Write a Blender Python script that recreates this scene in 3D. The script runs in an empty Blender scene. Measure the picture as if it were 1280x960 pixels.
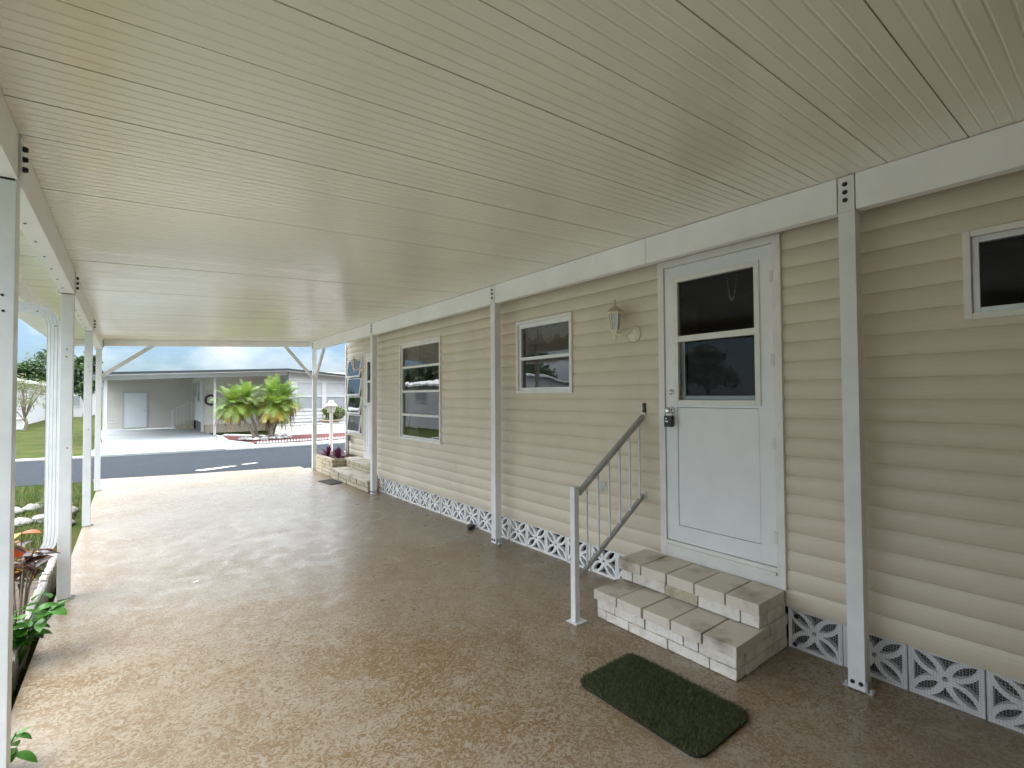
import bpy, bmesh, math, random
from mathutils import Vector, Matrix
random.seed(7)
R = math.radians
scene = bpy.context.scene
COL = scene.collection
PI = math.pi

# ------------------------------------------------------------------ materials
def mat(name, col, rough=0.5, var=0.0, vscale=4.0, col2=None, bump=0.0, bscale=40.0, spec=0.5,
        metal=0.0, rvar=0.0, coords='Object', stretch=(1, 1, 1), coat=0.0, detail=4.0, ramp=(0.35, 0.65), trans=0.0):
    m = bpy.data.materials.new(name)
    m.use_nodes = True
    nt = m.node_tree
    b = nt.nodes['Principled BSDF']
    c = (*col, 1)
    b.inputs['Base Color'].default_value = c
    b.inputs['Roughness'].default_value = rough
    b.inputs['Metallic'].default_value = metal
    b.inputs['Specular IOR Level'].default_value = spec
    if coat:
        b.inputs['Coat Weight'].default_value = coat
        b.inputs['Coat Roughness'].default_value = 0.15
    if trans:
        b.inputs['Subsurface Weight'].default_value = 0.0
    tc = nt.nodes.new('ShaderNodeTexCoord')
    mp = nt.nodes.new('ShaderNodeMapping')
    mp.inputs['Scale'].default_value = stretch
    nt.links.new(tc.outputs[coords], mp.inputs['Vector'])
    if var or col2:
        n = nt.nodes.new('ShaderNodeTexNoise')
        n.inputs['Scale'].default_value = vscale
        n.inputs['Detail'].default_value = detail
        n.inputs['Roughness'].default_value = 0.6
        nt.links.new(mp.outputs['Vector'], n.inputs['Vector'])
        rp = nt.nodes.new('ShaderNodeValToRGB')
        rp.color_ramp.elements[0].position = ramp[0]
        rp.color_ramp.elements[1].position = ramp[1]
        if col2 is None:
            lo = tuple(max(0, x * (1 - var)) for x in col)
            hi = tuple(min(1, x * (1 + var)) for x in col)
        else:
            lo, hi = col, col2
        rp.color_ramp.elements[0].color = (*lo, 1)
        rp.color_ramp.elements[1].color = (*hi, 1)
        nt.links.new(n.outputs['Fac'], rp.inputs['Fac'])
        nt.links.new(rp.outputs['Color'], b.inputs['Base Color'])
        if rvar:
            mr = nt.nodes.new('ShaderNodeMapRange')
            mr.inputs['From Min'].default_value = 0.3
            mr.inputs['From Max'].default_value = 0.7
            mr.inputs['To Min'].default_value = max(0.02, rough - rvar)
            mr.inputs['To Max'].default_value = rough + rvar
            nt.links.new(n.outputs['Fac'], mr.inputs['Value'])
            nt.links.new(mr.outputs['Result'], b.inputs['Roughness'])
    if bump:
        n2 = nt.nodes.new('ShaderNodeTexNoise')
        n2.inputs['Scale'].default_value = bscale
        n2.inputs['Detail'].default_value = 3
        nt.links.new(mp.outputs['Vector'], n2.inputs['Vector'])
        bp = nt.nodes.new('ShaderNodeBump')
        bp.inputs['Strength'].default_value = bump
        bp.inputs['Distance'].default_value = 0.01
        nt.links.new(n2.outputs['Fac'], bp.inputs['Height'])
        nt.links.new(bp.outputs['Normal'], b.inputs['Normal'])
    return m

def glass_mat(name, ior=1.6, tint=0.75):
    m = bpy.data.materials.new(name)
    m.use_nodes = True
    nt = m.node_tree
    nt.nodes.clear()
    out = nt.nodes.new('ShaderNodeOutputMaterial')
    t = nt.nodes.new('ShaderNodeBsdfTransparent')
    t.inputs['Color'].default_value = (tint, tint, tint, 1)
    g = nt.nodes.new('ShaderNodeBsdfGlossy')
    g.inputs['Roughness'].default_value = 0.01
    f = nt.nodes.new('ShaderNodeFresnel')
    f.inputs['IOR'].default_value = ior
    tc = nt.nodes.new('ShaderNodeTexCoord')
    n = nt.nodes.new('ShaderNodeTexNoise')
    n.inputs['Scale'].default_value = 3.0
    bp = nt.nodes.new('ShaderNodeBump')
    bp.inputs['Strength'].default_value = 0.12
    bp.inputs['Distance'].default_value = 0.01
    nt.links.new(tc.outputs['Object'], n.inputs['Vector'])
    nt.links.new(n.outputs['Fac'], bp.inputs['Height'])
    nt.links.new(bp.outputs['Normal'], g.inputs['Normal'])
    mx = nt.nodes.new('ShaderNodeMixShader')
    nt.links.new(f.outputs['Fac'], mx.inputs['Fac'])
    nt.links.new(t.outputs[0], mx.inputs[1])
    nt.links.new(g.outputs[0], mx.inputs[2])
    nt.links.new(mx.outputs[0], out.inputs['Surface'])
    return m

def floor_mat():
    m = bpy.data.materials.new('painted_concrete')
    m.use_nodes = True
    nt = m.node_tree
    b = nt.nodes['Principled BSDF']
    tc = nt.nodes.new('ShaderNodeTexCoord')
    L = nt.links.new
    def noise(scale, detail, dist=0.0, rough=0.5, vec=None):
        n = nt.nodes.new('ShaderNodeTexNoise')
        n.inputs['Scale'].default_value = scale
        n.inputs['Detail'].default_value = detail
        n.inputs['Distortion'].default_value = dist
        n.inputs['Roughness'].default_value = rough
        L(vec or tc.outputs['Object'], n.inputs['Vector'])
        return n
    fine = noise(26, 2.2, 2.6, 0.55)      # worm-like flecks of the sponge coat
    big = noise(1.1, 4, 0.3)
    mid = noise(5, 3, 0.4)
    a = nt.nodes.new('ShaderNodeMath'); a.operation = 'MULTIPLY_ADD'
    L(big.outputs['Fac'], a.inputs[0]); a.inputs[1].default_value = 0.28; L(fine.outputs['Fac'], a.inputs[2])
    a2 = nt.nodes.new('ShaderNodeMath'); a2.operation = 'MULTIPLY_ADD'
    L(mid.outputs['Fac'], a2.inputs[0]); a2.inputs[1].default_value = 0.26; L(a.outputs[0], a2.inputs[2])
    rp = nt.nodes.new('ShaderNodeValToRGB')
    rp.color_ramp.elements[0].position = 0.70
    rp.color_ramp.elements[0].color = (*FLOOR_A, 1)
    rp.color_ramp.elements[1].position = 0.86
    rp.color_ramp.elements[1].color = (*FLOOR_B, 1)
    L(a2.outputs[0], rp.inputs['Fac'])
    # small dark spots and worn patches
    vo = nt.nodes.new('ShaderNodeTexVoronoi'); vo.inputs['Scale'].default_value = 1.7
    L(tc.outputs['Object'], vo.inputs['Vector'])
    lt = nt.nodes.new('ShaderNodeMath'); lt.operation = 'LESS_THAN'; lt.inputs[1].default_value = 0.035
    L(vo.outputs['Distance'], lt.inputs[0])
    big2 = noise(0.6, 5, 0.2)
    wr = nt.nodes.new('ShaderNodeMapRange')
    wr.inputs['From Min'].default_value = 0.42; wr.inputs['From Max'].default_value = 0.66
    wr.inputs['To Min'].default_value = 0.0; wr.inputs['To Max'].default_value = 0.35
    L(big2.outputs['Fac'], wr.inputs['Value'])
    mxw = nt.nodes.new('ShaderNodeMixRGB'); L(wr.outputs['Result'], mxw.inputs['Fac'])
    L(rp.outputs['Color'], mxw.inputs['Color1']); mxw.inputs['Color2'].default_value = (*FLOOR_W, 1)
    mx = nt.nodes.new('ShaderNodeMixRGB'); L(lt.outputs[0], mx.inputs['Fac'])
    L(mxw.outputs['Color'], mx.inputs['Color1']); mx.inputs['Color2'].default_value = (0.09, 0.06, 0.04, 1)
    L(mx.outputs['Color'], b.inputs['Base Color'])
    rr = nt.nodes.new('ShaderNodeMapRange')
    rr.inputs['From Min'].default_value = 0.3; rr.inputs['From Max'].default_value = 0.7
    rr.inputs['To Min'].default_value = 0.25; rr.inputs['To Max'].default_value = 0.36
    L(mid.outputs['Fac'], rr.inputs['Value']); L(rr.outputs['Result'], b.inputs['Roughness'])
    b.inputs['Specular IOR Level'].default_value = 0.5
    bp = nt.nodes.new('ShaderNodeBump'); bp.inputs['Strength'].default_value = 0.10; bp.inputs['Distance'].default_value = 0.004
    L(fine.outputs['Fac'], bp.inputs['Height']); L(bp.outputs['Normal'], b.inputs['Normal'])
    return m

FLOOR_A = (0.29, 0.243, 0.18); FLOOR_B = (0.168, 0.103, 0.045); FLOOR_W = (0.33, 0.29, 0.24)

M = {}
M['floor'] = floor_mat()
M['white'] = mat('white_enamel', (0.77, 0.79, 0.805), 0.32, var=0.05, vscale=6, bump=0.03, bscale=60)
M['beam'] = mat('white_beam_enamel', (0.90, 0.91, 0.92), 0.35, var=0.04, vscale=2.5, bump=0.04, bscale=12)
M['ceil'] = mat('cream_ceiling_enamel', (0.885, 0.88, 0.775), 0.19, var=0.02, vscale=1.0, spec=0.7, bump=0.14, bscale=4.0, stretch=(0.6, 1.6, 1))
M['dark_gap'] = mat('dark_gap', (0.03, 0.028, 0.025), 0.8)
M['roof_top'] = mat('roof_sheet', (0.7, 0.7, 0.68), 0.5, var=0.06)
M['siding'] = mat('beige_aluminium_siding', (0.675, 0.605, 0.485), 0.40, var=0.045, vscale=1.7, bump=0.03, bscale=9, stretch=(1, 1, 0.6))
M['siding_dark'] = mat('siding_backing', (0.16, 0.13, 0.09), 0.8)
M['interior'] = mat('room_walls', (0.20, 0.18, 0.15), 0.9)
M['door'] = mat('white_door_paint', (0.82, 0.845, 0.87), 0.38, var=0.025, vscale=5, bump=0.02, bscale=50)
M['trim'] = mat('white_trim', (0.80, 0.795, 0.77), 0.4, var=0.05, vscale=7)
M['alu'] = mat('mill_aluminium', (0.60, 0.61, 0.63), 0.33, metal=0.55, var=0.05)
M['glass'] = glass_mat('window_glass', 2.25, 0.7)
M['glass_dull'] = glass_mat('door_glass', 1.35, 0.7)
M['blind'] = mat('navy_blind', (0.045, 0.05, 0.06), 0.7, var=0.1, vscale=60)
M['black'] = mat('black_plastic', (0.012, 0.012, 0.013), 0.35)
M['chrome'] = mat('chrome', (0.72, 0.72, 0.74), 0.12, metal=1.0)
M['rail'] = mat('pale_grey_rail_paint', (0.70, 0.71, 0.72), 0.35, var=0.06, vscale=12)
M['handrail'] = mat('grey_handrail', (0.36, 0.36, 0.35), 0.4, var=0.08, vscale=12)
M['block'] = mat('whitewashed_block', (0.80, 0.80, 0.795), 0.8, var=0.06, vscale=9, bump=0.25, bscale=90)
M['wire'] = mat('galvanised_wire', (0.50, 0.51, 0.53), 0.4, metal=0.5)
M['tread'] = mat('tread_block', (0.66, 0.60, 0.52), 0.75, col2=(0.24, 0.19, 0.145), vscale=3.6, bump=0.25, bscale=70, ramp=(0.50, 0.76))
M['brick'] = mat('split_face_block', (0.78, 0.745, 0.69), 0.85, col2=(0.56, 0.50, 0.42), vscale=11, bump=1.0, bscale=55, ramp=(0.45, 0.78))
M['brick_tan'] = mat('tan_split_block', (0.60, 0.53, 0.40), 0.85, col2=(0.40, 0.34, 0.24), vscale=14, bump=0.9, bscale=50)
M['mortar'] = mat('mortar', (0.17, 0.165, 0.155), 0.95, var=0.15, vscale=20)
M['mat_green'] = mat('green_turf_fibre', (0.030, 0.040, 0.014), 0.7, col2=(0.12, 0.135, 0.05), vscale=60, ramp=(0.35, 0.7))
M['mat_back'] = mat('mat_backing', (0.012, 0.016, 0.010), 0.9)
M['mat_dark'] = mat('charcoal_mat', (0.045, 0.042, 0.040), 0.9, var=0.25, vscale=80, bump=0.4, bscale=200)
M['lantern'] = mat('cream_lantern_paint', (0.80, 0.75, 0.62), 0.35, var=0.05, vscale=30)
M['lantern_cap'] = mat('tarnished_lantern_cap', (0.58, 0.51, 0.37), 0.4, var=0.15, vscale=30)
M['lantern_glass'] = mat('frosted_lantern_glass', (0.50, 0.50, 0.50), 0.12, var=0.15, vscale=20)
M['lace'] = mat('lace', (0.5, 0.48, 0.42), 0.9, var=0.1, vscale=40)
M['bead'] = mat('pearl_beads', (0.62, 0.60, 0.56), 0.3)
M['grass'] = mat('lawn', (0.026, 0.046, 0.008), 0.95, col2=(0.070, 0.064, 0.021), vscale=0.9, bump=0.8, bscale=60, ramp=(0.36, 0.70), detail=9, spec=0.05)
M['blade'] = mat('grass_blades', (0.06, 0.12, 0.016), 0.7, col2=(0.14, 0.145, 0.036), vscale=1.6, ramp=(0.4, 0.62))
M['asphalt'] = mat('asphalt', (0.016, 0.020, 0.026), 0.95, var=0.12, vscale=2.5, bump=0.4, bscale=160, spec=0.2)
M['patch'] = mat('pale_road_patch', (0.42, 0.42, 0.41), 0.9, var=0.1, vscale=4)
M['concrete'] = mat('pale_concrete', (0.245, 0.262, 0.268), 0.75, var=0.08, vscale=1.2, bump=0.1, bscale=80)
M['kerb'] = mat('white_concrete_edge', (0.44, 0.44, 0.425), 0.8, var=0.07, vscale=6)
M['mulch'] = mat('red_mulch', (0.12, 0.022, 0.018), 0.95, col2=(0.045, 0.012, 0.012), vscale=14, bump=1.0, bscale=40)
M['soil'] = mat('soil', (0.045, 0.034, 0.024), 0.95, col2=(0.12, 0.095, 0.07), vscale=14, bump=1.0, bscale=60)
M['edging'] = mat('grey_edging', (0.44, 0.42, 0.39), 0.85, col2=(0.30, 0.285, 0.26), vscale=12, bump=0.5, bscale=70)
M['rock'] = mat('pale_rock', (0.34, 0.33, 0.31), 0.9, col2=(0.20, 0.19, 0.18), vscale=9, bump=0.7, bscale=30)
M['fs_white'] = mat('far_white_siding', (0.46, 0.46, 0.46), 0.5, var=0.03, vscale=2)
M['fs_beige'] = mat('far_beige_siding', (0.60, 0.565, 0.515), 0.5, var=0.04, vscale=1.5)
M['fs_grey'] = mat('far_grey_siding', (0.60, 0.60, 0.585), 0.5, var=0.03, vscale=2)
M['fs_door'] = mat('far_shed_door', (0.68, 0.72, 0.75), 0.45, var=0.02)
M['fascia'] = mat('dark_slate_fascia', (0.018, 0.026, 0.030), 0.5, var=0.08)
M['blindw'] = mat('window_blinds', (0.36, 0.37, 0.38), 0.5, var=0.04, vscale=4)
M['blindg'] = mat('window_screen', (0.24, 0.25, 0.265), 0.5, var=0.05, vscale=4)
M['skirt'] = mat('grey_skirt', (0.13, 0.13, 0.13), 0.8, var=0.1)
M['bark'] = mat('bark', (0.13, 0.10, 0.075), 0.9, col2=(0.22, 0.18, 0.14), vscale=12, bump=0.8, bscale=30)
M['thatch'] = mat('dry_frond_thatch', (0.10, 0.06, 0.035), 0.9, col2=(0.20, 0.13, 0.07), vscale=9)
def leafmat(n, a, b, sc=3.0, rough=0.5):
    m = mat(n, a, rough, col2=b, vscale=sc, ramp=(0.35, 0.65))
    nt = m.node_tree
    bs = nt.nodes['Principled BSDF']
    out = nt.nodes['Material Output']
    tl = nt.nodes.new('ShaderNodeBsdfTranslucent')
    ad = nt.nodes.new('ShaderNodeMixShader'); ad.inputs[0].default_value = 0.3
    src = bs.inputs['Base Color'].links[0].from_socket
    nt.links.new(src, tl.inputs['Color'])
    nt.links.new(bs.outputs[0], ad.inputs[1]); nt.links.new(tl.outputs[0], ad.inputs[2])
    nt.links.new(ad.outputs[0], out.inputs['Surface'])
    return m
M['palm'] = leafmat('palm_leaf', (0.075, 0.15, 0.018), (0.18, 0.25, 0.03), 2.2)
M['palm_y'] = leafmat('palm_leaf_yellow', (0.36, 0.24, 0.025), (0.30, 0.30, 0.04), 3)
M['treeleaf'] = leafmat('tree_leaf', (0.020, 0.045, 0.012), (0.055, 0.095, 0.025), 0.8)
M['olive'] = leafmat('olive_leaf', (0.15, 0.17, 0.09), (0.26, 0.26, 0.14), 1.5)
M['shrub'] = leafmat('shrub_leaf', (0.05, 0.09, 0.015), (0.16, 0.18, 0.03), 4)
M['purple'] = leafmat('purple_leaf', (0.10, 0.012, 0.045), (0.17, 0.03, 0.085), 8, 0.4)
M['greenleaf'] = leafmat('green_leaf', (0.045, 0.15, 0.02), (0.09, 0.24, 0.035), 9, 0.4)
M['darkleaf'] = leafmat('maroon_leaf', (0.028, 0.014, 0.013), (0.055, 0.022, 0.018), 9, 0.3)
M['orange'] = leafmat('orange_leaf', (0.55, 0.14, 0.012), (0.42, 0.05, 0.012), 7, 0.4)
M['yellow'] = leafmat('yellow_leaf', (0.62, 0.33, 0.02), (0.55, 0.20, 0.015), 7, 0.4)
M['mottle'] = leafmat('mottled_leaf', (0.05, 0.07, 0.012), (0.30, 0.14, 0.015), 25, 0.4)
M['terracotta'] = mat('weathered_bowl', (0.40, 0.30, 0.22), 0.8, var=0.15, vscale=8)
M['wreath'] = mat('dark_twigs', (0.06, 0.045, 0.035), 0.9, var=0.2)
M['bin'] = mat('white_plastic', (0.66, 0.66, 0.66), 0.4, var=0.03)
M['grey_box'] = mat('grey_box', (0.22, 0.22, 0.22), 0.5, var=0.06)
M['paper'] = mat('paper', (0.75, 0.75, 0.74), 0.8, var=0.03)

# ------------------------------------------------------------------ geometry helpers
def box(bm, x0, x1, y0, y1, z0, z1, bev=0.0, jit=0.0):
    vs = [bm.verts.new((x, y, z)) for x in (x0, x1) for y in (y0, y1) for z in (z0, z1)]
    if jit:
        for v in vs:
            v.co += Vector((random.uniform(-jit, jit), random.uniform(-jit, jit), random.uniform(-jit, jit)))
    q = [(0, 1, 3, 2), (4, 6, 7, 5), (0, 4, 5, 1), (2, 3, 7, 6), (0, 2, 6, 4), (1, 5, 7, 3)]
    fs = [bm.faces.new([vs[i] for i in f]) for f in q]
    if bev:
        es = list({e for f in fs for e in f.edges})
        bmesh.ops.bevel(bm, geom=es, offset=bev, segments=2, profile=0.6, affect='EDGES')
    return vs

def hexa(bm, pts, bev=0.0):
    """8 points: bottom four then top four, same winding."""
    vs = [bm.verts.new(p) for p in pts]
    q = [(3, 2, 1, 0), (4, 5, 6, 7), (0, 1, 5, 4), (1, 2, 6, 5), (2, 3, 7, 6), (3, 0, 4, 7)]
    fs = [bm.faces.new([vs[i] for i in f]) for f in q]
    if bev:
        es = list({e for f in fs for e in f.edges})
        bmesh.ops.bevel(bm, geom=es, offset=bev, segments=2, affect='EDGES')

def prism(bm, poly, z0, z1):
    """poly of (x,y), extruded in z"""
    a = [bm.verts.new((p[0], p[1], z0)) for p in poly]
    b = [bm.verts.new((p[0], p[1], z1)) for p in poly]
    n = len(poly)
    bm.faces.new(b); bm.faces.new(a[::-1])
    for i in range(n):
        j = (i + 1) % n
        bm.faces.new((a[i], a[j], b[j], b[i]))

def frame_axes(d):
    d = d.normalized()
    up = Vector((0, 0, 1)) if abs(d.z) < 0.95 else Vector((0, 1, 0))
    s = d.cross(up).normalized()
    u = s.cross(d).normalized()
    return s, u

def tube(bm, pts, rad, seg=8, prof=None, cap=True):
    """sweep of a circle (or of the profile prof) along pts; rad a number or a list"""
    pts = [Vector(p) for p in pts]
    rings = []
    for i, p in enumerate(pts):
        if i == 0: d = pts[1] - pts[0]
        elif i == len(pts) - 1: d = pts[-1] - pts[-2]
        else: d = (pts[i + 1] - pts[i]).normalized() + (pts[i] - pts[i - 1]).normalized()
        s, u = frame_axes(d)
        r = rad[i] if isinstance(rad, (list, tuple)) else rad
        if prof:
            ring = [bm.verts.new(p + s * a + u * b) for a, b in prof]
        else:
            ring = [bm.verts.new(p + (s * math.cos(2 * PI * k / seg) + u * math.sin(2 * PI * k / seg)) * r) for k in range(seg)]
        rings.append(ring)
    n = len(rings[0])
    for a, b in zip(rings, rings[1:]):
        for k in range(n):
            bm.faces.new((a[k], a[(k + 1) % n], b[(k + 1) % n], b[k]))
    if cap:
        bm.faces.new(rings[0][::-1]); bm.faces.new(rings[-1])

def lathe(bm, prof, c, seg=16, axis='z', ph=0.0):
    rings = []
    for r, h in prof:
        ring = []
        for k in range(seg):
            a = 2 * PI * k / seg + ph
            if axis == 'z': p = (c[0] + r * math.cos(a), c[1] + r * math.sin(a), c[2] + h)
            elif axis == 'x': p = (c[0] + h, c[1] + r * math.cos(a), c[2] + r * math.sin(a))
            else: p = (c[0] + r * math.cos(a), c[1] + h, c[2] + r * math.sin(a))
            ring.append(bm.verts.new(p))
        rings.append(ring)
    for a, b in zip(rings, rings[1:]):
        for k in range(seg):
            bm.faces.new((a[k], a[(k + 1) % seg], b[(k + 1) % seg], b[k]))
    bm.faces.new(rings[0][::-1]); bm.faces.new(rings[-1])

def ring_frame(bm, x0, x1, y0, y1, z0, z1, w, bev=0.003, wb=None):
    """a rectangular frame in the YZ plane, thickness x0..x1, four butted members"""
    wb = w if wb is None else wb
    box(bm, x0, x1, y0, y0 + w, z0, z1, bev)
    box(bm, x0, x1, y1 - w, y1, z0, z1, bev)
    box(bm, x0, x1, y0 + w, y1 - w, z1 - w, z1, bev)
    box(bm, x0, x1, y0 + w, y1 - w, z0, z0 + wb, bev)

def ring_frame_y(bm, y0, y1, x0, x1, z0, z1, w, bev=0.0):
    box(bm, x0, x0 + w, y0, y1, z0, z1, bev)
    box(bm, x1 - w, x1, y0, y1, z0, z1, bev)
    box(bm, x0 + w, x1 - w, y0, y1, z1 - w, z1, bev)
    box(bm, x0 + w, x1 - w, y0, y1, z0, z0 + w, bev)

def leaf(V, F, p, d, L, w, bend=0.4, roll=0.0, nseg=4, fold=0.15):
    """one folded, drooping leaf blade appended to the lists V, F"""
    d = Vector(d).normalized()
    s, u = frame_axes(d)
    s2 = s * math.cos(roll) + u * math.sin(roll)
    u2 = -s * math.sin(roll) + u * math.cos(roll)
    p = Vector(p)
    base = len(V)
    cur = p.copy(); dd = d.copy()
    for i in range(nseg + 1):
        t = i / nseg
        ww = w * (math.sin(PI * min(1, t * 0.93 + 0.07)) ** 0.8) * 0.5
        V.append(cur - s2 * ww + u2 * ww * fold); V.append(cur); V.append(cur + s2 * ww + u2 * ww * fold)
        dd = (dd + Vector((0, 0, -1)) * bend / nseg).normalized()
        cur = cur + dd * (L / nseg)
    for i in range(nseg):
        a = base + 3 * i
        F.append((a, a + 1, a + 4, a + 3)); F.append((a + 1, a + 2, a + 5, a + 4))

# ------------------------------------------------------------------ object helpers
ROOTLOC = {}
def rootloc(o):
    while o.parent: o = o.parent
    return o.location
def link(name, me, m, parent):
    o = bpy.data.objects.new(name, me)
    COL.objects.link(o)
    if m: me.materials.append(M[m])
    if parent: o.parent = parent
    return o
def obj(name, bm, m, parent=None, smooth=False, local=False):
    """bm holds world coordinates; a child is moved into its root's frame"""
    if parent and not local:
        bmesh.ops.translate(bm, vec=-rootloc(parent), verts=bm.verts)
    bmesh.ops.recalc_face_normals(bm, faces=bm.faces)
    me = bpy.data.meshes.new(name)
    if m and m.startswith('glass'):
        bm.normal_update()
        bmesh.ops.reverse_faces(bm, faces=[f for f in bm.faces if f.normal.x > 0])
    bm.to_mesh(me); bm.free()
    if smooth:
        for p in me.polygons: p.use_smooth = True
    return link(name, me, m, parent)
def islands(name, bm, m, parent, smooth=False):
    """every loose piece of bm becomes an object of its own"""
    bm.verts.ensure_lookup_table()
    seen = set(); out = []
    for v in bm.verts:
        if v in seen: continue
        st_, comp = [v], []
        seen.add(v)
        while st_:
            a = st_.pop(); comp.append(a)
            for e in a.link_edges:
                o = e.other_vert(a)
                if o not in seen: seen.add(o); st_.append(o)
        nb = bmesh.new(); mp_ = {a: nb.verts.new(a.co) for a in comp}
        for f in {f for a in comp for f in a.link_faces}:
            nb.faces.new([mp_[q] for q in f.verts])
        out.append(obj(name, nb, m, parent, smooth))
    bm.free()
    return out
def pobj(name, V, F, m, parent=None, smooth=False):
    if parent:
        off = rootloc(parent)
        V = [Vector(v) - off for v in V]
    me = bpy.data.meshes.new(name)
    me.from_pydata([tuple(v) for v in V], [], F)
    if smooth:
        for p in me.polygons: p.use_smooth = True
    return link(name, me, m, parent)
def B(*boxes, bev=0.0):
    bm = bmesh.new()
    for b in boxes: box(bm, *b, bev)
    return bm
def tag(o, label=None, cat=None, group=None, kind=None):
    if label: o['label'] = label
    if cat: o['category'] = cat
    if group: o['group'] = group
    if kind: o['kind'] = kind
    return o
def thing(name, label, cat, loc=(0, 0, 0), group=None):
    o = bpy.data.objects.new(name, None); COL.objects.link(o)
    o.location = loc; o.empty_display_size = 0.2
    return tag(o, label, cat, group)
def dup(root, loc, rz=0.0, label=None, scale=1.0):
    r = root.copy(); COL.objects.link(r)
    r.location = loc; r.rotation_euler = (0, 0, rz); r.scale = (scale,) * 3
    if label: r['label'] = label
    for ch in list(root.children):
        c = ch.copy(); COL.objects.link(c); c.parent = r
        for g in list(ch.children):
            d = g.copy(); COL.objects.link(d); d.parent = c
    return r
def structure(name, bm, m):
    return tag(obj(name, bm, m), kind='structure')

# ------------------------------------------------------------------ SETTING
GZ = -0.10
def sheet(poly, z):
    bm = bmesh.new()
    bm.faces.new([bm.verts.new((x, y, z)) for x, y in poly])
    return bm
structure('ground', sheet([(-300, -300), (300, -300), (300, 300), (-300, 300)], GZ), 'grass')
# carport slab: near corner behind the camera, far edge along the road
bm = bmesh.new()
prism(bm, [(-0.47, -4.0), (3.80, -4.0), (3.80, 11.22), (3.1, 11.42), (2.5, 11.52), (1.1, 11.85), (-0.47, 12.36)], GZ - 0.15, 0.0)
structure('carport_slab', bm, 'floor')
road = [(-60, 27.5), (-20, 17.9), (-2.0, 13.25), (1.0, 12.48), (3.0, 12.1), (12, 11.2), (60, 7.0),
        (60, 13.5), (14, 17.2), (6.2, 17.6), (2.3, 17.75), (-0.7, 18.05), (-2.4, 18.35), (-20, 22.5), (-60, 32.5)]
structure('road', sheet(road, GZ + 0.012), 'asphalt')
# apron between slab and road
bm = bmesh.new(); prism(bm, [(-0.47, 12.37), (1.1, 11.86), (2.5, 11.53), (3.1, 11.43), (3.1, 12.0), (1.0, 12.36), (-0.6, 12.8)], GZ - 0.1, -0.03)
structure('apron_pavement', bm, 'floor')
# far driveway + white concrete edge strip along the far side of the road
bm = bmesh.new(); prism(bm, [(-1.0, 18.30), (-0.7, 18.2), (2.3, 17.9), (3.0, 18.3), (2.72, 21.0), (2.8, 24.6), (2.6, 32.0), (-1.3, 32.0), (-0.85, 23.7)], GZ - 0.1, -0.045)
structure('driveway_pavement', bm, 'concrete')
bm = bmesh.new()
prism(bm, [(-30, 24.85), (-2.4, 18.36), (-2.3, 18.72), (-30, 25.25)], GZ - 0.1, -0.06)
prism(bm, [(-2.39, 18.36), (-1.02, 18.12), (-1.05, 18.5), (-2.3, 18.71)], GZ - 0.1, -0.06)
prism(bm, [(2.35, 17.77), (6.2, 17.62), (14, 17.22), (14, 18.0), (6.3, 18.45), (3.3, 18.55), (3.05, 18.28)], GZ - 0.1, -0.04)
structure('kerb', bm, 'kerb')
bm = bmesh.new()
prism(bm, [(2.735, 21.0), (2.88, 21.0), (3.35, 18.85), (3.2, 18.6), (3.08, 18.62)], GZ - 0.1, -0.015)
prism(bm, [(2.735, 21.01), (2.88, 21.01), (2.98, 23.6), (2.815, 24.5)], GZ - 0.1, -0.015)
structure('bed_kerb', bm, 'kerb')
bm = bmesh.new(); prism(bm, [(4.4, 22.0), (14, 21.2), (14, 21.6), (4.4, 22.3)], GZ - 0.1, 0.0)
prism(bm, [(2.99, 23.6), (4.39, 22.0), (4.39, 22.35), (3.2, 24.4)], GZ - 0.1, 0.0)
structure('bed_path', bm, 'kerb')
bm = bmesh.new()
prism(bm, [(2.9, 21.0), (3.36, 18.9), (6.3, 18.75), (14, 18.3), (14, 21.19), (4.4, 21.99), (2.99, 23.5)], GZ - 0.1, -0.03)
tag(obj('mulch', bm, 'mulch'), kind='stuff')
# pale paint marks on the road
for pts in ([(1.15, 13.35), (1.9, 13.6), (2.05, 13.5), (1.5, 13.2), (1.25, 13.15)], [(2.15, 13.75), (2.5, 13.85), (2.55, 13.75), (2.2, 13.65)], [(4.9, 14.9), (5.7, 14.9), (5.75, 14.75), (4.95, 14.75)]):
    tag(obj('road_marking', sheet(pts, GZ + 0.018), 'patch'), kind='structure')
# planting strip along the slab
bm = bmesh.new(); prism(bm, [(-1.35, -3), (-0.60, -3), (-0.60, 6.0), (-0.85, 6.6), (-1.25, 6.3)], GZ - 0.1, -0.04)
tag(obj('bed_ground', bm, 'soil'), kind='structure')

bm = bmesh.new(); prism(bm, [(-9.5, -12), (-3.6, -12), (-3.6, 13.4), (-9.5, 15.0)], GZ - 0.1, -0.05)  # pale pavement added out of view to bounce light up under the carport
prism(bm, [(-16, 21.9), (-9, 20.3), (-9, 24.4), (-16, 24.4)], GZ - 0.1, -0.05)
structure('added_pavement', bm, 'concrete')

# grass blades close to the slab
V, F = [], []
for _ in range(26000):
    x = -0.62 - abs(random.gauss(0, 1.5)); y = random.uniform(5.6, 13.0)
    if y > 12.9 + (-0.6 - x) * 0.27 - 0.15: continue
    if x > -1.3 and y < 6.5: continue
    h = random.uniform(0.03, 0.085); a = random.uniform(0, 2 * PI); w = 0.004
    dx, dy = math.cos(a), math.sin(a); lx, ly = random.uniform(-.5, .5) * h, random.uniform(-.5, .5) * h
    b = len(V)
    V += [(x - dx * w, y - dy * w, GZ), (x + dx * w, y + dy * w, GZ), (x + lx, y + ly, GZ + h)]
    F.append((b, b + 1, b + 2))
tag(pobj('grass', V, F, 'blade'), kind='stuff')

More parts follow.
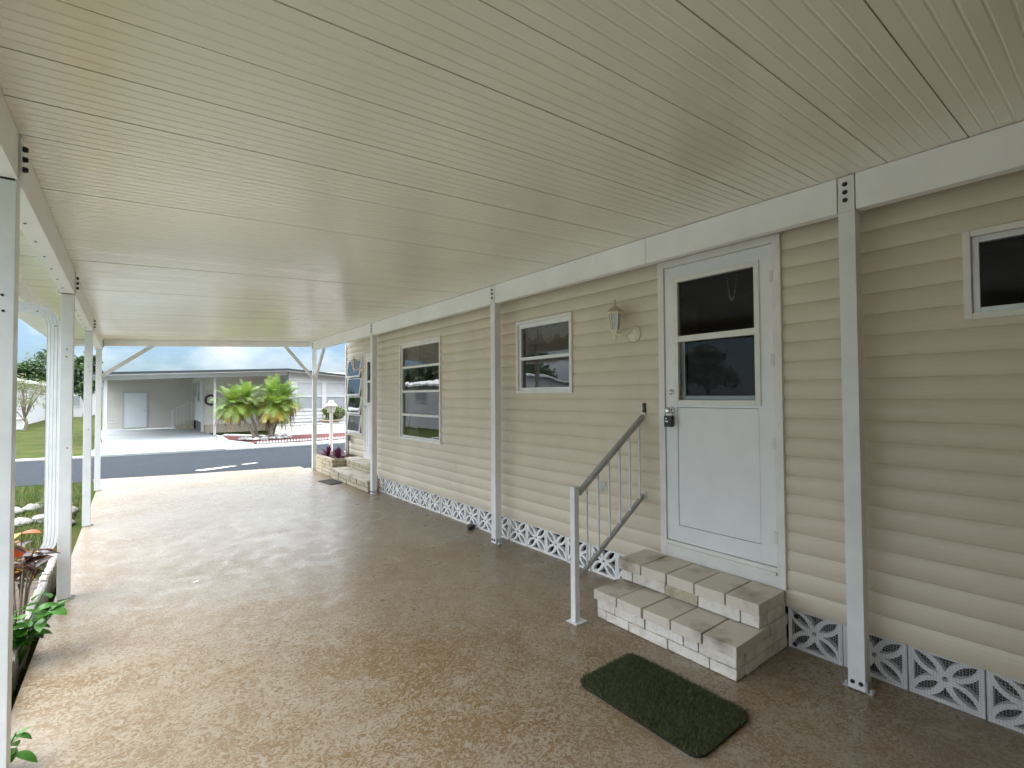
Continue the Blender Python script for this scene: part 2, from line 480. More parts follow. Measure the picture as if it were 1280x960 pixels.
# ------------------------------------------------------------------ CARPORT
XR = 3.085; XL = -0.37
def ceil_z(x): return 2.80 + 0.0523 * (x - XR)
def xl(y): return -0.352 - 0.0075 * (y - 2.6)       # inner face of the left beam
cp = thing('carport', 'long white carport with ribbed cream metal ceiling on square white posts', 'carport', (1.3, 4.0, 0))
PITCH = 0.3115; X0, X1 = -0.80, 4.30
def pan_bm(y0):
    bm = bmesh.new()
    X1 = 4.30 if y0 < 10.3 else 3.22
    prof = []
    w = PITCH - 0.005
    n = 6; s = w / n
    prof.append((0, 0.03)); prof.append((0, 0.0))
    for k in range(1, n):
        c = k * s
        prof += [(c - 0.006, 0.0), (c - 0.002, 0.0016), (c + 0.002, 0.0016), (c + 0.006, 0.0)]
    prof += [(w, 0.0), (w, 0.03)]
    nx = 3
    cols = []
    for i in range(nx + 1):
        x = X0 + (X1 - X0) * i / nx
        cols.append([bm.verts.new((x, y0 + py, ceil_z(x) + pz)) for py, pz in prof])
    for a, b in zip(cols, cols[1:]):
        for k in range(len(prof) - 1):
            bm.faces.new((a[k], a[k + 1], b[k + 1], b[k]))
        bm.faces.new((a[0], b[0], b[-1], a[-1]))
    return bm
y = 0.45 - PITCH * 12
k = 0
while y < 11.45:
    bm = pan_bm(y + 0.0025)
    # every pan sits a hair higher or lower than its neighbour and is not quite flat
    dz = random.uniform(-0.0012, 0.0012); tw = random.uniform(-0.0015, 0.0015)
    for v in bm.verts: v.co.z += dz + tw * (v.co.y - y) / PITCH
    obj('roof_panel', bm, 'ceil', cp)
    y += PITCH; k += 1
YEND = y; YBEG = 0.45 - PITCH * 12
def deck(bm, xa, xb, ya, yb, lo, hi):
    hexa(bm, [(xa, ya, ceil_z(xa) + lo), (xb, ya, ceil_z(xb) + lo), (xb, yb, ceil_z(xb) + lo), (xa, yb, ceil_z(xa) + lo),
              (xa, ya, ceil_z(xa) + hi), (xb, ya, ceil_z(xb) + hi), (xb, yb, ceil_z(xb) + hi), (xa, yb, ceil_z(xa) + hi)])
YC = 10.55
bm = bmesh.new(); deck(bm, X0, X1, YBEG, YC, .032, .08); deck(bm, X0, 3.22, YC, YEND, .032, .08)
obj('roof_deck', bm, 'dark_gap', cp)
bm = bmesh.new(); deck(bm, X0 - .1, X1, YBEG, YC, .085, .10); deck(bm, X0 - .1, 3.22, YC, YEND + .05, .085, .10)
obj('roof_sheet', bm, 'roof_top', cp)

# right beam: runs of C channel between the posts
RP = [(0.91, 0.99), (4.24, 4.32), (7.64, 7.72), (10.93, 11.01)]      # post extents in Y
def rbeam(y0, y1):
    bm = bmesh.new()
    zt = ceil_z(XR) - 0.004
    box(bm, XR, XR + 0.008, y0, y1, 2.60, zt)
    box(bm, XR + 0.0085, XR + 0.06, y0, y1, 2.60, 2.606)
    box(bm, XR + 0.0085, XR + 0.06, y0, y1, zt - 0.008, zt)
    box(bm, XR + 0.052, XR + 0.06, y0, y1, 2.607, 2.63)
    return bm
for a, b in ((-3.2, 0.905), (0.9955, 2.276), (2.28, 4.2355), (4.3245, 7.6355), (7.7245, 11.05)):
    obj('beam', rbeam(a, b), 'beam', cp)
# left beam
def lbeam(y0, y1):
    bm = bmesh.new()
    a, b = xl(y0), xl(y1); w = 0.085; z0 = 2.437
    def zt(x): return ceil_z(x) - 0.004
    hexa(bm, [(a - .006, y0, z0), (a, y0, z0), (b, y1, z0), (b - .006, y1, z0),
              (a - .006, y0, zt(a)), (a, y0, zt(a)), (b, y1, zt(b)), (b - .006, y1, zt(b))])
    hexa(bm, [(a - w, y0, z0), (a - .0065, y0, z0), (b - .0065, y1, z0), (b - w, y1, z0),
              (a - w, y0, z0 + .006), (a - .0065, y0, z0 + .006), (b - .0065, y1, z0 + .006), (b - w, y1, z0 + .006)])
    hexa(bm, [(a - w, y0, z0 + .0065), (a - w + .006, y0, z0 + .0065), (b - w + .006, y1, z0 + .0065), (b - w, y1, z0 + .0065),
              (a - w, y0, zt(a - w)), (a - w + .006, y0, zt(a - w)), (b - w + .006, y1, zt(b - w)), (b - w, y1, zt(b - w))])
    return bm
LP = [2.62, 5.25, 8.05, 10.97]
for a, b in ((-3.2, 2.61), (2.70, 5.24), (5.335, 8.04), (8.135, 11.05)):
    lb = obj('beam', lbeam(a, b), 'beam', cp)
    bm = bmesh.new()
    n = int((b - a) / 0.35)
    for i in range(n):
        yy = a + 0.2 + i * 0.35
        lathe(bm, [(0.006, -0.003), (0.006, 0.0)], (xl(yy) - 0.055, yy, 2.437), 8)
    islands('screw', bm, 'dark_gap', lb)
# front channel closing the roof edge
bm = bmesh.new()
yf = 11.07
for (xa, xb) in ((-0.80, 3.22),):
    hexa(bm, [(xa, yf, ceil_z(xa) - .115), (xb, yf, ceil_z(xb) - .115), (xb, yf + .05, ceil_z(xb) - .115), (xa, yf + .05, ceil_z(xa) - .115),
              (xa, yf, ceil_z(xa) - .004), (xb, yf, ceil_z(xb) - .004), (xb, yf + .05, ceil_z(xb) - .004), (xa, yf + .05, ceil_z(xa) - .004)], 0.004)
obj('front_beam', bm, 'beam', cp)
# posts
def bolt(bm, c, axis, r=0.011, h=0.008):
    lathe(bm, [(r, 0), (r, h * .6), (r * .7, h)], c, 10, axis)
def rpost(y0, y1, full=True):
    z1 = 2.60 if full else 2.60
    bm = bmesh.new()
    box(bm, XR - 0.002, XR + 0.078, y0, y1, 0.006, 2.597, 0.003)
    box(bm, XR - 0.002, XR + 0.058, y0 + .0015, y1 - .0015, 2.5975, ceil_z(XR) - 0.006)
    p = obj('post', bm, 'white', cp)
    bm = bmesh.new()
    for dz in (0.05, 0.094, 0.138):
        bolt(bm, (XR - 0.003, (y0 + y1) / 2 + .004, ceil_z(XR) - dz), 'x', 0.0125, -0.009)
    for dy in (-.02, .018):
        bolt(bm, (XR - 0.003, (y0 + y1) / 2 + dy, 0.045), 'x', 0.011, -0.008)
    islands('bolt', bm, 'black', p)
    bm = bmesh.new()
    box(bm, XR + .005, XR + .075, y0 - .028, y0 - .002, 0.001, 0.006)
    box(bm, XR + .005, XR + .075, y0 - .006, y0 - .0015, 0.0065, 0.06)
    bolt(bm, (XR + .03, y0 - .017, 0.006), 'z', 0.010, 0.014)
    obj('bracket', bm, 'alu', p)
    bm = bmesh.new()
    box(bm, XR + .005, XR + .075, y1 + .002, y1 + .028, 0.001, 0.006)
    bolt(bm, (XR + .03, y1 + .017, 0.006), 'z', 0.010, 0.014)
    obj('bracket', bm, 'alu', p)
    return p
rposts = [rpost(*r) for r in RP]
def lpost(y0):
    a = xl(y0) - 0.004
    bm = bmesh.new()
    box(bm, a - 0.078, a, y0, y0 + 0.08, 0.006, 2.433, 0.003)
    box(bm, a - 0.004, a + 0.010, y0 + .002, y0 + .078, 2.4335, ceil_z(a) - 0.008)
    box(bm, a - 0.095, a - 0.082, y0 + .002, y0 + .078, 2.4335, ceil_z(a - .1) - 0.008)
    p = obj('post', bm, 'white', cp)
    bm = bmesh.new()
    for dz in (0.045, 0.085, 0.125):
        bolt(bm, (a + 0.0105, y0 + .04, ceil_z(a) - dz), 'x', 0.011, 0.016)
    islands('bolt', bm, 'black', p)
    bm = bmesh.new()
    box(bm, a + .002, a + .028, y0 + .005, y0 + .075, 0.001, 0.006)
    bolt(bm, (a + .016, y0 + .04, 0.006), 'z', 0.010, 0.014)
    obj('bracket', bm, 'alu', p)
    bm = bmesh.new()
    for zz in (1.99, 1.93, 1.2):
        bolt(bm, (a - .03 + random.uniform(-.01, .01), y0 - .0005, zz), 'y', 0.005, -0.003)
    islands('screw', bm, 'dark_gap', p)
    return p
for yy in LP: lpost(yy)
# knee braces
def brace(p0, p1):
    bm = bmesh.new()
    tube(bm, [p0, p1], 0, prof=[(-.022, -.032), (.022, -.032), (.022, .032), (-.022, .032)])
    obj('brace', bm, 'white', cp)
xa = xl(10.97) - .03
brace((xa + .03, 11.02, 1.98), (0.30, 11.095, 2.555))
brace((XR + .03, 11.0, 1.98), (2.56, 11.095, 2.665))
brace((XR + .06, 10.94, 2.02), (XR + .06, 10.38, 2.60))
# gutter on the outer edge of the roof
bm = bmesh.new()
for (xa_, xb_, za, zb) in ((-0.975, -0.78, 2.475, 2.481), (-0.981, -0.975, 2.475, 2.62), (-0.78, -0.774, 2.475, 2.62)):
    box(bm, xa_, xb_, -3.2, 11.3, za, zb)
box(bm, -1.0, -0.9815, -3.2, 11.3, 2.60, 2.62, 0.003)
obj('gutter', bm, 'beam', cp)
# downspouts: corrugated rectangular pipe with an elbow at the gutter and one at the ground
def ds_prof(w, d):
    pts = []
    n = 4
    for i in range(n):
        t = -w / 2 + w * i / n
        pts += [(t + .001, -d / 2), (t + w / n * .62, -d / 2), (t + w / n * .72, -d / 2 + .005), (t + w / n * .88, -d / 2 + .005)]
    pts += [(w / 2, -d / 2), (w / 2, d / 2), (-w / 2, d / 2)]
    return pts
def downspout(y, toe=True):
    x = xl(y) - 0.135
    bm = bmesh.new()
    path = [(-0.88, y + .02, 2.47), (-0.875, y + .02, 2.42), (-0.84, y + .02, 2.375), (-0.76, y + .015, 2.345), (-0.66, y + .01, 2.325), (x - .06, y, 2.30), (x - .018, y, 2.265), (x, y, 2.20)]
    zz = [1.9, 1.2, 0.56, 0.50]
    prof = ds_prof(0.085, 0.062)
    # vertical run, profile built directly so the ribs face the camera
    def ring(c, s, u):
        return [bm.verts.new(Vector(c) + s * a + u * b) for a, b in prof]
    rings = []
    def add(c, d):
        d = Vector(d).normalized()
        u = Vector((0, 1, 0)); s = u.cross(d).normalized()
        if s.length < .1: s = Vector((1, 0, 0))
        rings.append(ring(c, s, u))
    full = [Vector(p) for p in path] + [Vector((x, y, z)) for z in zz]
    if toe:
        full += [Vector((x - .008, y, 0.42)), Vector((x - .04, y - .005, 0.345)), Vector((x - .10, y - .01, 0.285)), Vector((x - .18, y - .02, 0.235)), Vector((x - .30, y - .03, 0.17)), Vector((x - .44, y - .04, 0.11))]
    else:
        full += [Vector((x, y, 0.0))]
    for i, p in enumerate(full):
        d = full[min(i + 1, len(full) - 1)] - full[max(i - 1, 0)]
        add(p, d)
    n = len(prof)
    for a, b in zip(rings, rings[1:]):
        for k in range(n): bm.faces.new((a[k], a[(k + 1) % n], b[(k + 1) % n], b[k]))
    bm.faces.new(rings[0]); bm.faces.new(rings[-1])
    d = obj('downspout', bm, 'white', cp)
    bm = bmesh.new()
    for (sx, sz) in ((x + .01, 2.19), (x - .1, 2.30), (x - .25, 2.335)):
        bolt(bm, (sx, y - .032, sz), 'y', 0.005, -0.003)
    islands('screw', bm, 'dark_gap', d)
    return d
downspout(5.47)

# ------------------------------------------------------------------ MAIN HOUSE
W = 3.296; W2 = 3.70
home = thing('mobile_home', 'beige lap-sided mobile home whose white storm door opens under the carport', 'house', (W, 4.0, 0))
LAP = 0.1195; ZB = 0.25
# (dx outwards, dz within a course): leans out towards the bottom edge, hollow near the top
PROF = [(0.0135, 0.0), (0.0175, 0.008), (0.0225, 0.028), (0.0247, 0.050), (0.0240, 0.072), (0.0205, 0.094), (0.0150, 0.110), (0.0105, LAP)]
def siding(xface, y0, y1, z0, z1, openings, lap=LAP, prof=PROF, sgn=-1, joints=True):
    bm = bmesh.new()
    ncourse = int(math.ceil((z1 - z0) / lap))
    def dx(t):
        for (a, b), (c, d) in zip(prof, prof[1:]):
            if b <= t <= d: return a + (c - a) * (t - b) / (d - b)
        return prof[-1][0]
    for c in range(ncourse):
        zb = z0 + c * lap
        rnd = random.Random(c * 13 + int(y0 * 7))
        zs = [zb + p[1] for p in prof]
        for (_, _, oz0, oz1) in openings:
            for z in (oz0, oz1):
                if zb < z < zb + lap: zs.append(z)
        zs = sorted(set(round(min(z, z1), 5) for z in zs))
        # butt joints between siding lengths
        js = []
        if joints:
            yj = y0 + rnd.uniform(0.5, 3.5)
            while yj < y1: js.append(yj); yj += 3.66
        for (za, zc) in zip(zs, zs[1:]):
            if zc - za < 1e-4: continue
            zm = (za + zc) / 2
            segs = [(y0, y1)]
            for (oy0, oy1, oz0, oz1) in openings:
                if oz0 < zm < oz1:
                    ns = []
                    for a, b in segs:
                        if oy1 <= a or oy0 >= b: ns.append((a, b)); continue
                        if a < oy0: ns.append((a, oy0))
                        if oy1 < b: ns.append((oy1, b))
                    segs = ns
            for a, b in segs:
                cuts = [a] + [j for j in js if a < j < b] + [b]
                for i, (p, q) in enumerate(zip(cuts, cuts[1:])):
                    ex = 0.0013 * (len([j for j in js if j <= p + 1e-6]) % 2)
                    xa = xface + sgn * (dx(za - zb) + ex); xb = xface + sgn * (dx(zc - zb) + ex)
                    vs = [bm.verts.new((xa, p, za)), bm.verts.new((xa, q, za)), bm.verts.new((xb, q, zc)), bm.verts.new((xb, p, zc))]
                    bm.faces.new(vs)
        # underside lip
        segs = [(y0, y1)]
        for (oy0, oy1, oz0, oz1) in openings:
            if oz0 < zb < oz1:
                ns = []
                for a, b in segs:
                    if oy1 <= a or oy0 >= b: ns.append((a, b)); continue
                    if a < oy0: ns.append((a, oy0))
                    if oy1 < b: ns.append((oy1, b))
                segs = ns
        for a, b in segs:
            xa = xface + sgn * prof[0][0]; xb = xface + sgn * 0.004
            bm.faces.new([bm.verts.new((xa, a, zb)), bm.verts.new((xb, a, zb)), bm.verts.new((xb, b, zb)), bm.verts.new((xa, b, zb))])
    return bm
def wall_boxes(x0, x1, y0, y1, z0, z1, openings):
    """solid backing wall with rectangular openings"""
    bm = bmesh.new()
    ys = sorted({y0, y1, *[o[0] for o in openings], *[o[1] for o in openings]})
    for a, b in zip(ys, ys[1:]):
        ym = (a + b) / 2
        cuts = sorted((o[2], o[3]) for o in openings if o[0] < ym < o[1])
        z = z0
        for c, d in cuts:
            if c > z: box(bm, x0, x1, a, b, z, c)
            z = d
        if z < z1: box(bm, x0, x1, a, b, z, z1)
    return bm
OP1 = [(5.74, 6.99, 0.955, 2.395), (3.26, 4.08, 1.63, 2.375), (1.385, 2.285, 0.36, 2.62), (-0.45, 0.50, 1.97, 2.39)]
OP2 = [(9.61, 10.42, 0.82, 2.39), (8.60, 9.50, 0.36, 2.45)]
obj('wall', siding(W, -3.0, 8.0, ZB, 2.78, OP1), 'siding', home)
obj('wall', siding(W2, 8.06, 10.52, 0.36, 2.835, OP2), 'siding', home)
bk = obj('wall_backing', wall_boxes(W + .001, W + .10, -3.0, 8.0, 0.26, 2.79, OP1), 'siding_dark', home)
obj('wall_backing', wall_boxes(W2 + .001, W2 + .10, 8.06, 10.53, 0.10, 2.75, OP2), 'siding_dark', home)
bm = B((W + .0, W2 + .1, 7.995, 8.055, 0.0, 2.78), (W + .1, 9.0, -3.1, -3.0, 0.0, 2.8), (W2 + .1, 9.0, 10.45, 10.55, 0.0, 2.8), (9.0, 9.1, -3.1, 10.55, 0.0, 2.8))
obj('end_wall', bm, 'siding', home)
bm = B((W + .1, 9.0, -3.0, 7.99, 0.30, 0.36), (W2 + .1, 9.0, 8.0, 10.45, 0.30, 0.36), (W + .1, 9.0, -3.0, 7.99, 2.62, 2.66), (W2 + .1, 9.0, 8.0, 10.45, 2.62, 2.66), (4.9, 4.96, -3.0, 4.6, 0.36, 2.62), (W + .1, 4.9, 2.95, 3.0, 0.36, 2.62), (W + .1, 4.9, 0.9, 0.95, 0.36, 2.62), (6.3, 6.35, 4.6, 10.45, .36, 2.62))
obj('room', bm, 'interior', home)
bm = bmesh.new()
box(bm, 4.32, 9.4, -3.4, 10.75, 2.80, 2.86); 
obj('roof', bm, 'roof_top', home)
obj('corner_trim', B((W2 - .045, W2 + .0, 10.525, 10.565, 0.3, 2.72), (W - .036, W - .0, 7.97, 7.994, .25, 2.6), bev=.002), 'trim', home)

def window(y0, y1, z0, z1, rails, xf=W, sash=0.028, alu='trim', pane='glass', head=0.045, wide=0.03):
    """framed window in a wall facing -X: frame > rails, panes"""
    bm = bmesh.new()
    ring_frame(bm, xf - 0.042, xf + 0.01, y0, y1, z0, z1, wide, 0.003)
    f = obj('window', bm, 'trim', home)
    bm = bmesh.new()
    yi0, yi1, zi0, zi1 = y0 + wide, y1 - wide, z0 + wide, z1 - wide
    box(bm, xf - .018, xf + .03, yi0, yi0 + sash, zi0, zi1, .002)
    box(bm, xf - .018, xf + .03, yi1 - sash, yi1, zi0, zi1, .002)
    box(bm, xf - .018, xf + .03, yi0 + sash, yi1 - sash, zi1 - head, zi1, .002)
    box(bm, xf - .018, xf + .03, yi0 + sash, yi1 - sash, zi0, zi0 + sash, .002)
    obj('sash', bm, alu, f)
    edges = [zi0 + sash] + [z for r in rails for z in (r - .016, r + .016)] + [zi1 - head]
    for r in rails:
        obj('rail', B((xf - .022, xf + .02, yi0 + sash, yi1 - sash, r - .016, r + .016), bev=.002), alu, f)
    for i in range(0, len(edges), 2):
        tilt = random.uniform(-0.004, 0.004)
        bm = bmesh.new()
        a, b = edges[i], edges[i + 1]
        vs = [bm.verts.new((xf + .004 + tilt, yi0 + sash, a)), bm.verts.new((xf + .004 + tilt, yi1 - sash, a)), bm.verts.new((xf + .004 - tilt, yi1 - sash, b)), bm.verts.new((xf + .004 - tilt, yi0 + sash, b))]
        bm.faces.new(vs)
        obj('pane', bm, pane, f)
    return f
w1 = window(5.73, 7.0, 0.945, 2.405, [1.315, 1.665, 2.03])
w2 = window(3.25, 4.09, 1.62, 2.385, [1.985], alu='door')
w3 = window(-0.46, 0.51, 1.96, 2.40, [], alu='alu', pane='glass_dull', head=0.03)
w3['label'] = 'single-pane window high on the wall by the right edge'
w1['label'] = 'tall four-pane window'
w2['label'] = 'small two-pane window'
# awning window of the recessed part, sashes tilted open
bm = bmesh.new(); ring_frame(bm, W2 - .042, W2 + .01, 9.60, 10.43, 0.81, 2.40, 0.035, .003)
wa = obj('window', bm, 'trim', home); wa['label'] = 'awning window with four tilted sashes'
for i in range(4):
    a = 0.85 + i * 0.38; b = a + 0.365
    o_ = 0.045
    bm = bmesh.new()
    def P(y, z, t=0.0): return (W2 - .02 - o_ * (b - z) / (b - a) - t, y, z)
    for (ya, yb, za, zb) in ((9.64, 9.67, a, b), (10.36, 10.39, a, b), (9.67, 10.36, a, a + .035), (9.67, 10.36, b - .02, b)):
        hexa(bm, [P(ya, za), P(yb, za), P(yb, za, .02), P(ya, za, .02), P(ya, zb), P(yb, zb), P(yb, zb, .02), P(ya, zb, .02)])
    obj('sash', bm, 'white', wa)
    bm = bmesh.new()
    bm.faces.new([bm.verts.new(P(*q, .01)) for q in ((9.67, a + .035), (10.36, a + .035), (10.36, b - .02), (9.67, b - .02))])
    obj('pane', bm, 'glass', wa)

def screen_door(xf, y0, y1, z0, z1, hand=1):
    """white aluminium storm door facing -X"""
    fw = 0.052
    bm = bmesh.new()
    box(bm, xf - .045, xf + .03, y0, y0 + fw, z0 - .05, z1, .003)
    box(bm, xf - .045, xf + .03, y1 - fw, y1, z0 - .05, z1, .003)
    box(bm, xf - .043, xf + .03, y0 + fw, y1 - fw, z1 - fw, z1, .003)
    box(bm, xf - .043, xf + .03, y0 + fw, y1 - fw, z0 - .05, z0 + .075, .003)
    box(bm, xf - .066, xf - .0435, y0 + fw, y1 - fw, z0 + .03, z0 + .05, .002)
    a, b, c, d = y0 + fw + .004, y1 - fw - .004, z0 + .08, z1 - fw - .004
    H = d - c
    bm2 = bmesh.new()
    st = 0.098
    yi0, yi1 = a + st, b - st
    zm = c + H * 0.50      # underside of the window unit
    zt = d - 0.10
    x0_, x1_ = xf - .032, xf + .0
    box(bm2, x0_, x1_, a, yi0, c, d, .002); box(bm2, x0_, x1_, yi1, b, c, d, .002)
    box(bm2, x0_, x1_, yi0, yi1, zt, d, .0); box(bm2, x0_, x1_, yi0, yi1, c, c + .12, .0)
    box(bm2, x0_, x1_, yi0, yi1, zm - .03, zm, .0)
    # kick panel, slightly recessed with a bead round it
    box(bm2, x0_ + .005, x1_, yi0 + .004, yi1 - .004, c + .124, zm - .034)
    leafo = obj('door', bm2, 'door', home)
    obj('door_frame', bm, 'trim', leafo)
    # window unit: frame proud of the leaf, meeting rail
    bm = bmesh.new()
    ring_frame(bm, xf - .043, xf - .001, yi0 - .018, yi1 + .018, zm - .012, zt + .012, .036, .003)
    zr = zm + (zt - zm) * 0.515
    box(bm, xf - .041, xf - .001, yi0 + .018, yi1 - .018, zr - .022, zr + .022, .002)
    obj('window_frame', bm, 'trim', leafo)
    for (za, zb) in ((zm + .024, zr - .022), (zr + .022, zt - .024)):
        bm = bmesh.new()
        bm.faces.new([bm.verts.new((xf - .020, q, z)) for q, z in ((yi0 + .018, za), (yi1 - .018, za), (yi1 - .018, zb), (yi0 + .018, zb))])
        obj('pane', bm, 'glass_dull', leafo)
    obj('inner_blind', B((xf + .03, xf + .034, yi0 + .02, yi1 - .055, zm + .06, zr - .03)), 'blind', leafo)
    bm = bmesh.new()
    box(bm, xf + .0, xf + .028, yi1 - .05, yi1 - .018, zm + .024, zr - .022); box(bm, xf + .0, xf + .028, yi0 + .018, yi1 - .05, zm + .024, zm + .055)
    obj('inner_sash', bm, 'alu', leafo)
    # hardware on the far stile
    yk = b - st * .5
    for z_, r_ in ((zm + .085, .023), (zm - .055, .027)):
        bm = bmesh.new()
        lathe(bm, [(r_, 0), (r_, -.006), (r_ * .85, -.012)], (xf - .032, yk, z_), 20, 'x')
        if r_ > .025:
            lathe(bm, [(.010, -.012), (.010, -.03), (.022, -.038), (.024, -.055), (.018, -.065), (.008, -.067)], (xf - .032, yk, z_), 20, 'x')
            obj('knob', bm, 'chrome', leafo, True)
        else:
            lathe(bm, [(.013, -.012), (.012, -.022), (.005, -.023)], (xf - .032, yk, z_), 16, 'x')
            obj('deadbolt', bm, 'chrome', leafo, True)
    for zh in (c + .15, c + H * .36, c + H * .62, d - .25):
        bm = bmesh.new()
        box(bm, xf - .048, xf - .0325, a - .012, a + .01, zh, zh + .075, .002)
        obj('hinge', bm, 'rail', leafo)
    return leafo, yk, zm - .055
leafo, yk, zk = screen_door(W, 1.372, 2.29, 0.41, 2.63)
door2, _, _ = screen_door(W2, 8.60, 9.50, 0.42, 2.45)
leafo['label'] = 'white storm door above the pale block steps'
door2['label'] = 'white entry door partly hidden by a post'

# key lockbox hanging from the knob
lk = thing('key_lockbox', 'small black key lockbox hanging from the storm door knob', 'lockbox', (W - .075, yk, zk - .1))
bm = bmesh.new(); box(bm, W - .092, W - .052, yk - .032, yk + .03, zk - .125, zk - .04, .006)
obj('body', bm, 'black', lk)
bm = bmesh.new(); tube(bm, [(W - .072, yk - .018, zk - .04), (W - .072, yk - .02, zk - .0), (W - .072, yk - .008, zk + .022), (W - .072, yk + .008, zk + .022), (W - .072, yk + .02, zk - .0), (W - .072, yk + .018, zk - .04)], .0035, 8)
obj('shackle', bm, 'chrome', lk)
bm = bmesh.new(); box(bm, W - .0955, W - .0925, yk - .008, yk + .014, zk - .088, zk - .078); box(bm, W - .0955, W - .0925, yk + .002, yk + .014, zk - .066, zk - .056)
islands('dial', bm, 'chrome', lk)
# bead garland behind the upper door pane
bm = bmesh.new()
pts = []
for i in range(30):
    t = -1 + 2 * i / 29
    pts.append((W - .006, 1.71 + t * .035, 2.42 - .165 * (1 - abs(t) ** 2.2) + random.uniform(-.002, .002)))
for p in pts:
    bmesh.ops.create_icosphere(bm, subdivisions=1, radius=0.0048, matrix=Matrix.Translation(p))
tag(obj('bead_garland', bm, 'bead', None, True), 'string of pale beads hanging behind the upper door pane', 'garland')
# lace valance inside the small window, wavy hem
V, F = [], []
n = 60
for i in range(n + 1):
    t = i / n; yy = 3.30 + t * 0.74
    xx = W + .10 + .014 * math.sin(t * 55)
    zb = 2.20 + .045 * math.sin(t * 19) + .03 * math.sin(t * 7.3 + 1)
    V += [(xx, yy, 2.37), (xx, yy, zb)]
for i in range(n):
    F.append((2 * i, 2 * i + 1, 2 * i + 3, 2 * i + 2))
cur = pobj('curtain', V, F, 'lace')
md = cur.modifiers.new('thick', 'SOLIDIFY'); md.thickness = 0.002
tag(cur, 'lace valance gathered inside the small two-pane window', 'curtain')
V, F = [], []
for i in range(n + 1):
    t = i / n; yy = 6.62 + t * 0.32
    xx = W + .11 + .016 * math.sin(t * 40)
    V += [(xx, yy, 2.36), (xx, yy, 0.98)]
for i in range(n):
    F.append((2 * i, 2 * i + 1, 2 * i + 3, 2 * i + 2))
cur = pobj('curtain', V, F, 'lace')
md = cur.modifiers.new('thick', 'SOLIDIFY'); md.thickness = 0.002
tag(cur, 'pale curtain drawn aside inside the tall four-pane window', 'curtain')

# wall lanterns
def lantern(c, label, wallx):
    """c = centre of the lantern column (x,y), z of the finial tip"""
    x, y, zt = c
    t = thing('wall_lantern', label, 'wall lamp', (x, y, zt - .34), 'cream lanterns beside the doors')
    z = zt - .34
    bm = bmesh.new()
    lathe(bm, [(.008, .0), (.012, .01), (.007, .02), (.012, .032), (.007, .045), (.018, .06), (.034, .085), (.036, .09)], (x, y, z), 6)
    obj('base', bm, 'lantern', t)
    bm = bmesh.new()
    for k in range(6):
        a = 2 * PI * k / 6
        ca, sa = math.cos(a), math.sin(a)
        tube(bm, [(x + .036 * ca, y + .036 * sa, z + .088), (x + .062 * ca, y + .062 * sa, z + .225)], .005, 6)
    lathe(bm, [(.060, .222), (.066, .224), (.066, .238), (.060, .240)], (x, y, z), 6)
    obj('cage', bm, 'lantern', t)
    bm = bmesh.new()
    lathe(bm, [(.031, .09), (.056, .222)], (x, y, z), 6)
    obj('glass', bm, 'lantern_glass', t)
    bm = bmesh.new()
    lathe(bm, [(.070, .2405), (.066, .246), (.05, .262), (.032, .276), (.022, .282), (.014, .290), (.007, .30), (.010, .312), (.006, .325), (.008, .335), (.002, .342)], (x, y, z), 12)
    obj('cap', bm, 'lantern_cap', t)
    yb = y - .105; zb = z + .055
    bm = bmesh.new()
    tube(bm, [(x, y, z + .06), (x + .02, y - .03, z + .05), (x + .06, y - .07, z + .06), (x + .085, y - .095, z + .085), (wallx - .025, yb, z + .075)], [.011, .012, .013, .014, .016], 8)
    obj('arm', bm, 'lantern', t)
    bm = bmesh.new()
    lathe(bm, [(.062, .0), (.064, -.010), (.055, -.018), (.050, -.020), (.040, -.030), (.02, -.036), (.012, -.04)], (wallx - .004, yb, zb), 20, 'x')
    obj('wall_plate', bm, 'lantern', t)
    return t
lantern((3.15, 2.634, 2.385), 'cream hexagonal wall lantern beside the storm door', W - .02)
lantern((3.55, 9.75, 2.42), 'cream wall lantern in front of the tilted awning window', W2 - .02)
# doorbell
db = thing('doorbell', 'narrow black doorbell on the siding beside the storm door', 'doorbell', (W - .03, 2.44, 1.455))
obj('case', B((W - .040, W - .018, 2.427, 2.453, 1.455, 1.53), bev=.004), 'black', db)
bm = bmesh.new(); lathe(bm, [(.007, 0), (.006, -.003)], (W - .040, 2.44, 1.49), 12, 'x'); obj('button', bm, 'grey_box', db)
# hose hooks on the siding
hk = thing('wall_hook', 'pair of small grey hooks on the siding behind the handrail', 'hook', (W - .03, 2.88, .78))
bm = bmesh.new()
for dy in (-.022, .022):
    tube(bm, [(W - .02, 2.88 + dy, .83), (W - .045, 2.88 + dy, .825), (W - .05, 2.88 + dy, .79), (W - .07, 2.88 + dy, .765), (W - .085, 2.88 + dy, .79)], .007, 6)
islands('hook', bm, 'rail', hk)
obj('back_plate', B((W - .026, W - .012, 2.85, 2.91, .765, .835), bev=.003), 'rail', hk)

# shed added behind the camera to block light from the near end
shed = thing('light_blocking_shed', 'beige lap-sided shed added behind the camera to darken the near end of the carport', 'shed', (1.4, -1.5, 0))
bm = siding(0, -0.45, 3.2, 0.02, 2.55, [], LAP, PROF, -1, True)
for v in bm.verts: v.co = Vector((v.co.y, -1.42 - v.co.x, v.co.z))
obj('wall', bm, 'siding', shed)
obj('blocker_core', B((-0.45, 3.2, -4.4, -1.43, 0.0, 2.58)), 'siding_dark', shed)

obj('light_blocking_wall', B((-0.47, -0.38, -1.40, 0.5, 0.002, 2.43)), 'siding', shed)  # added out of view to keep side light off the near siding

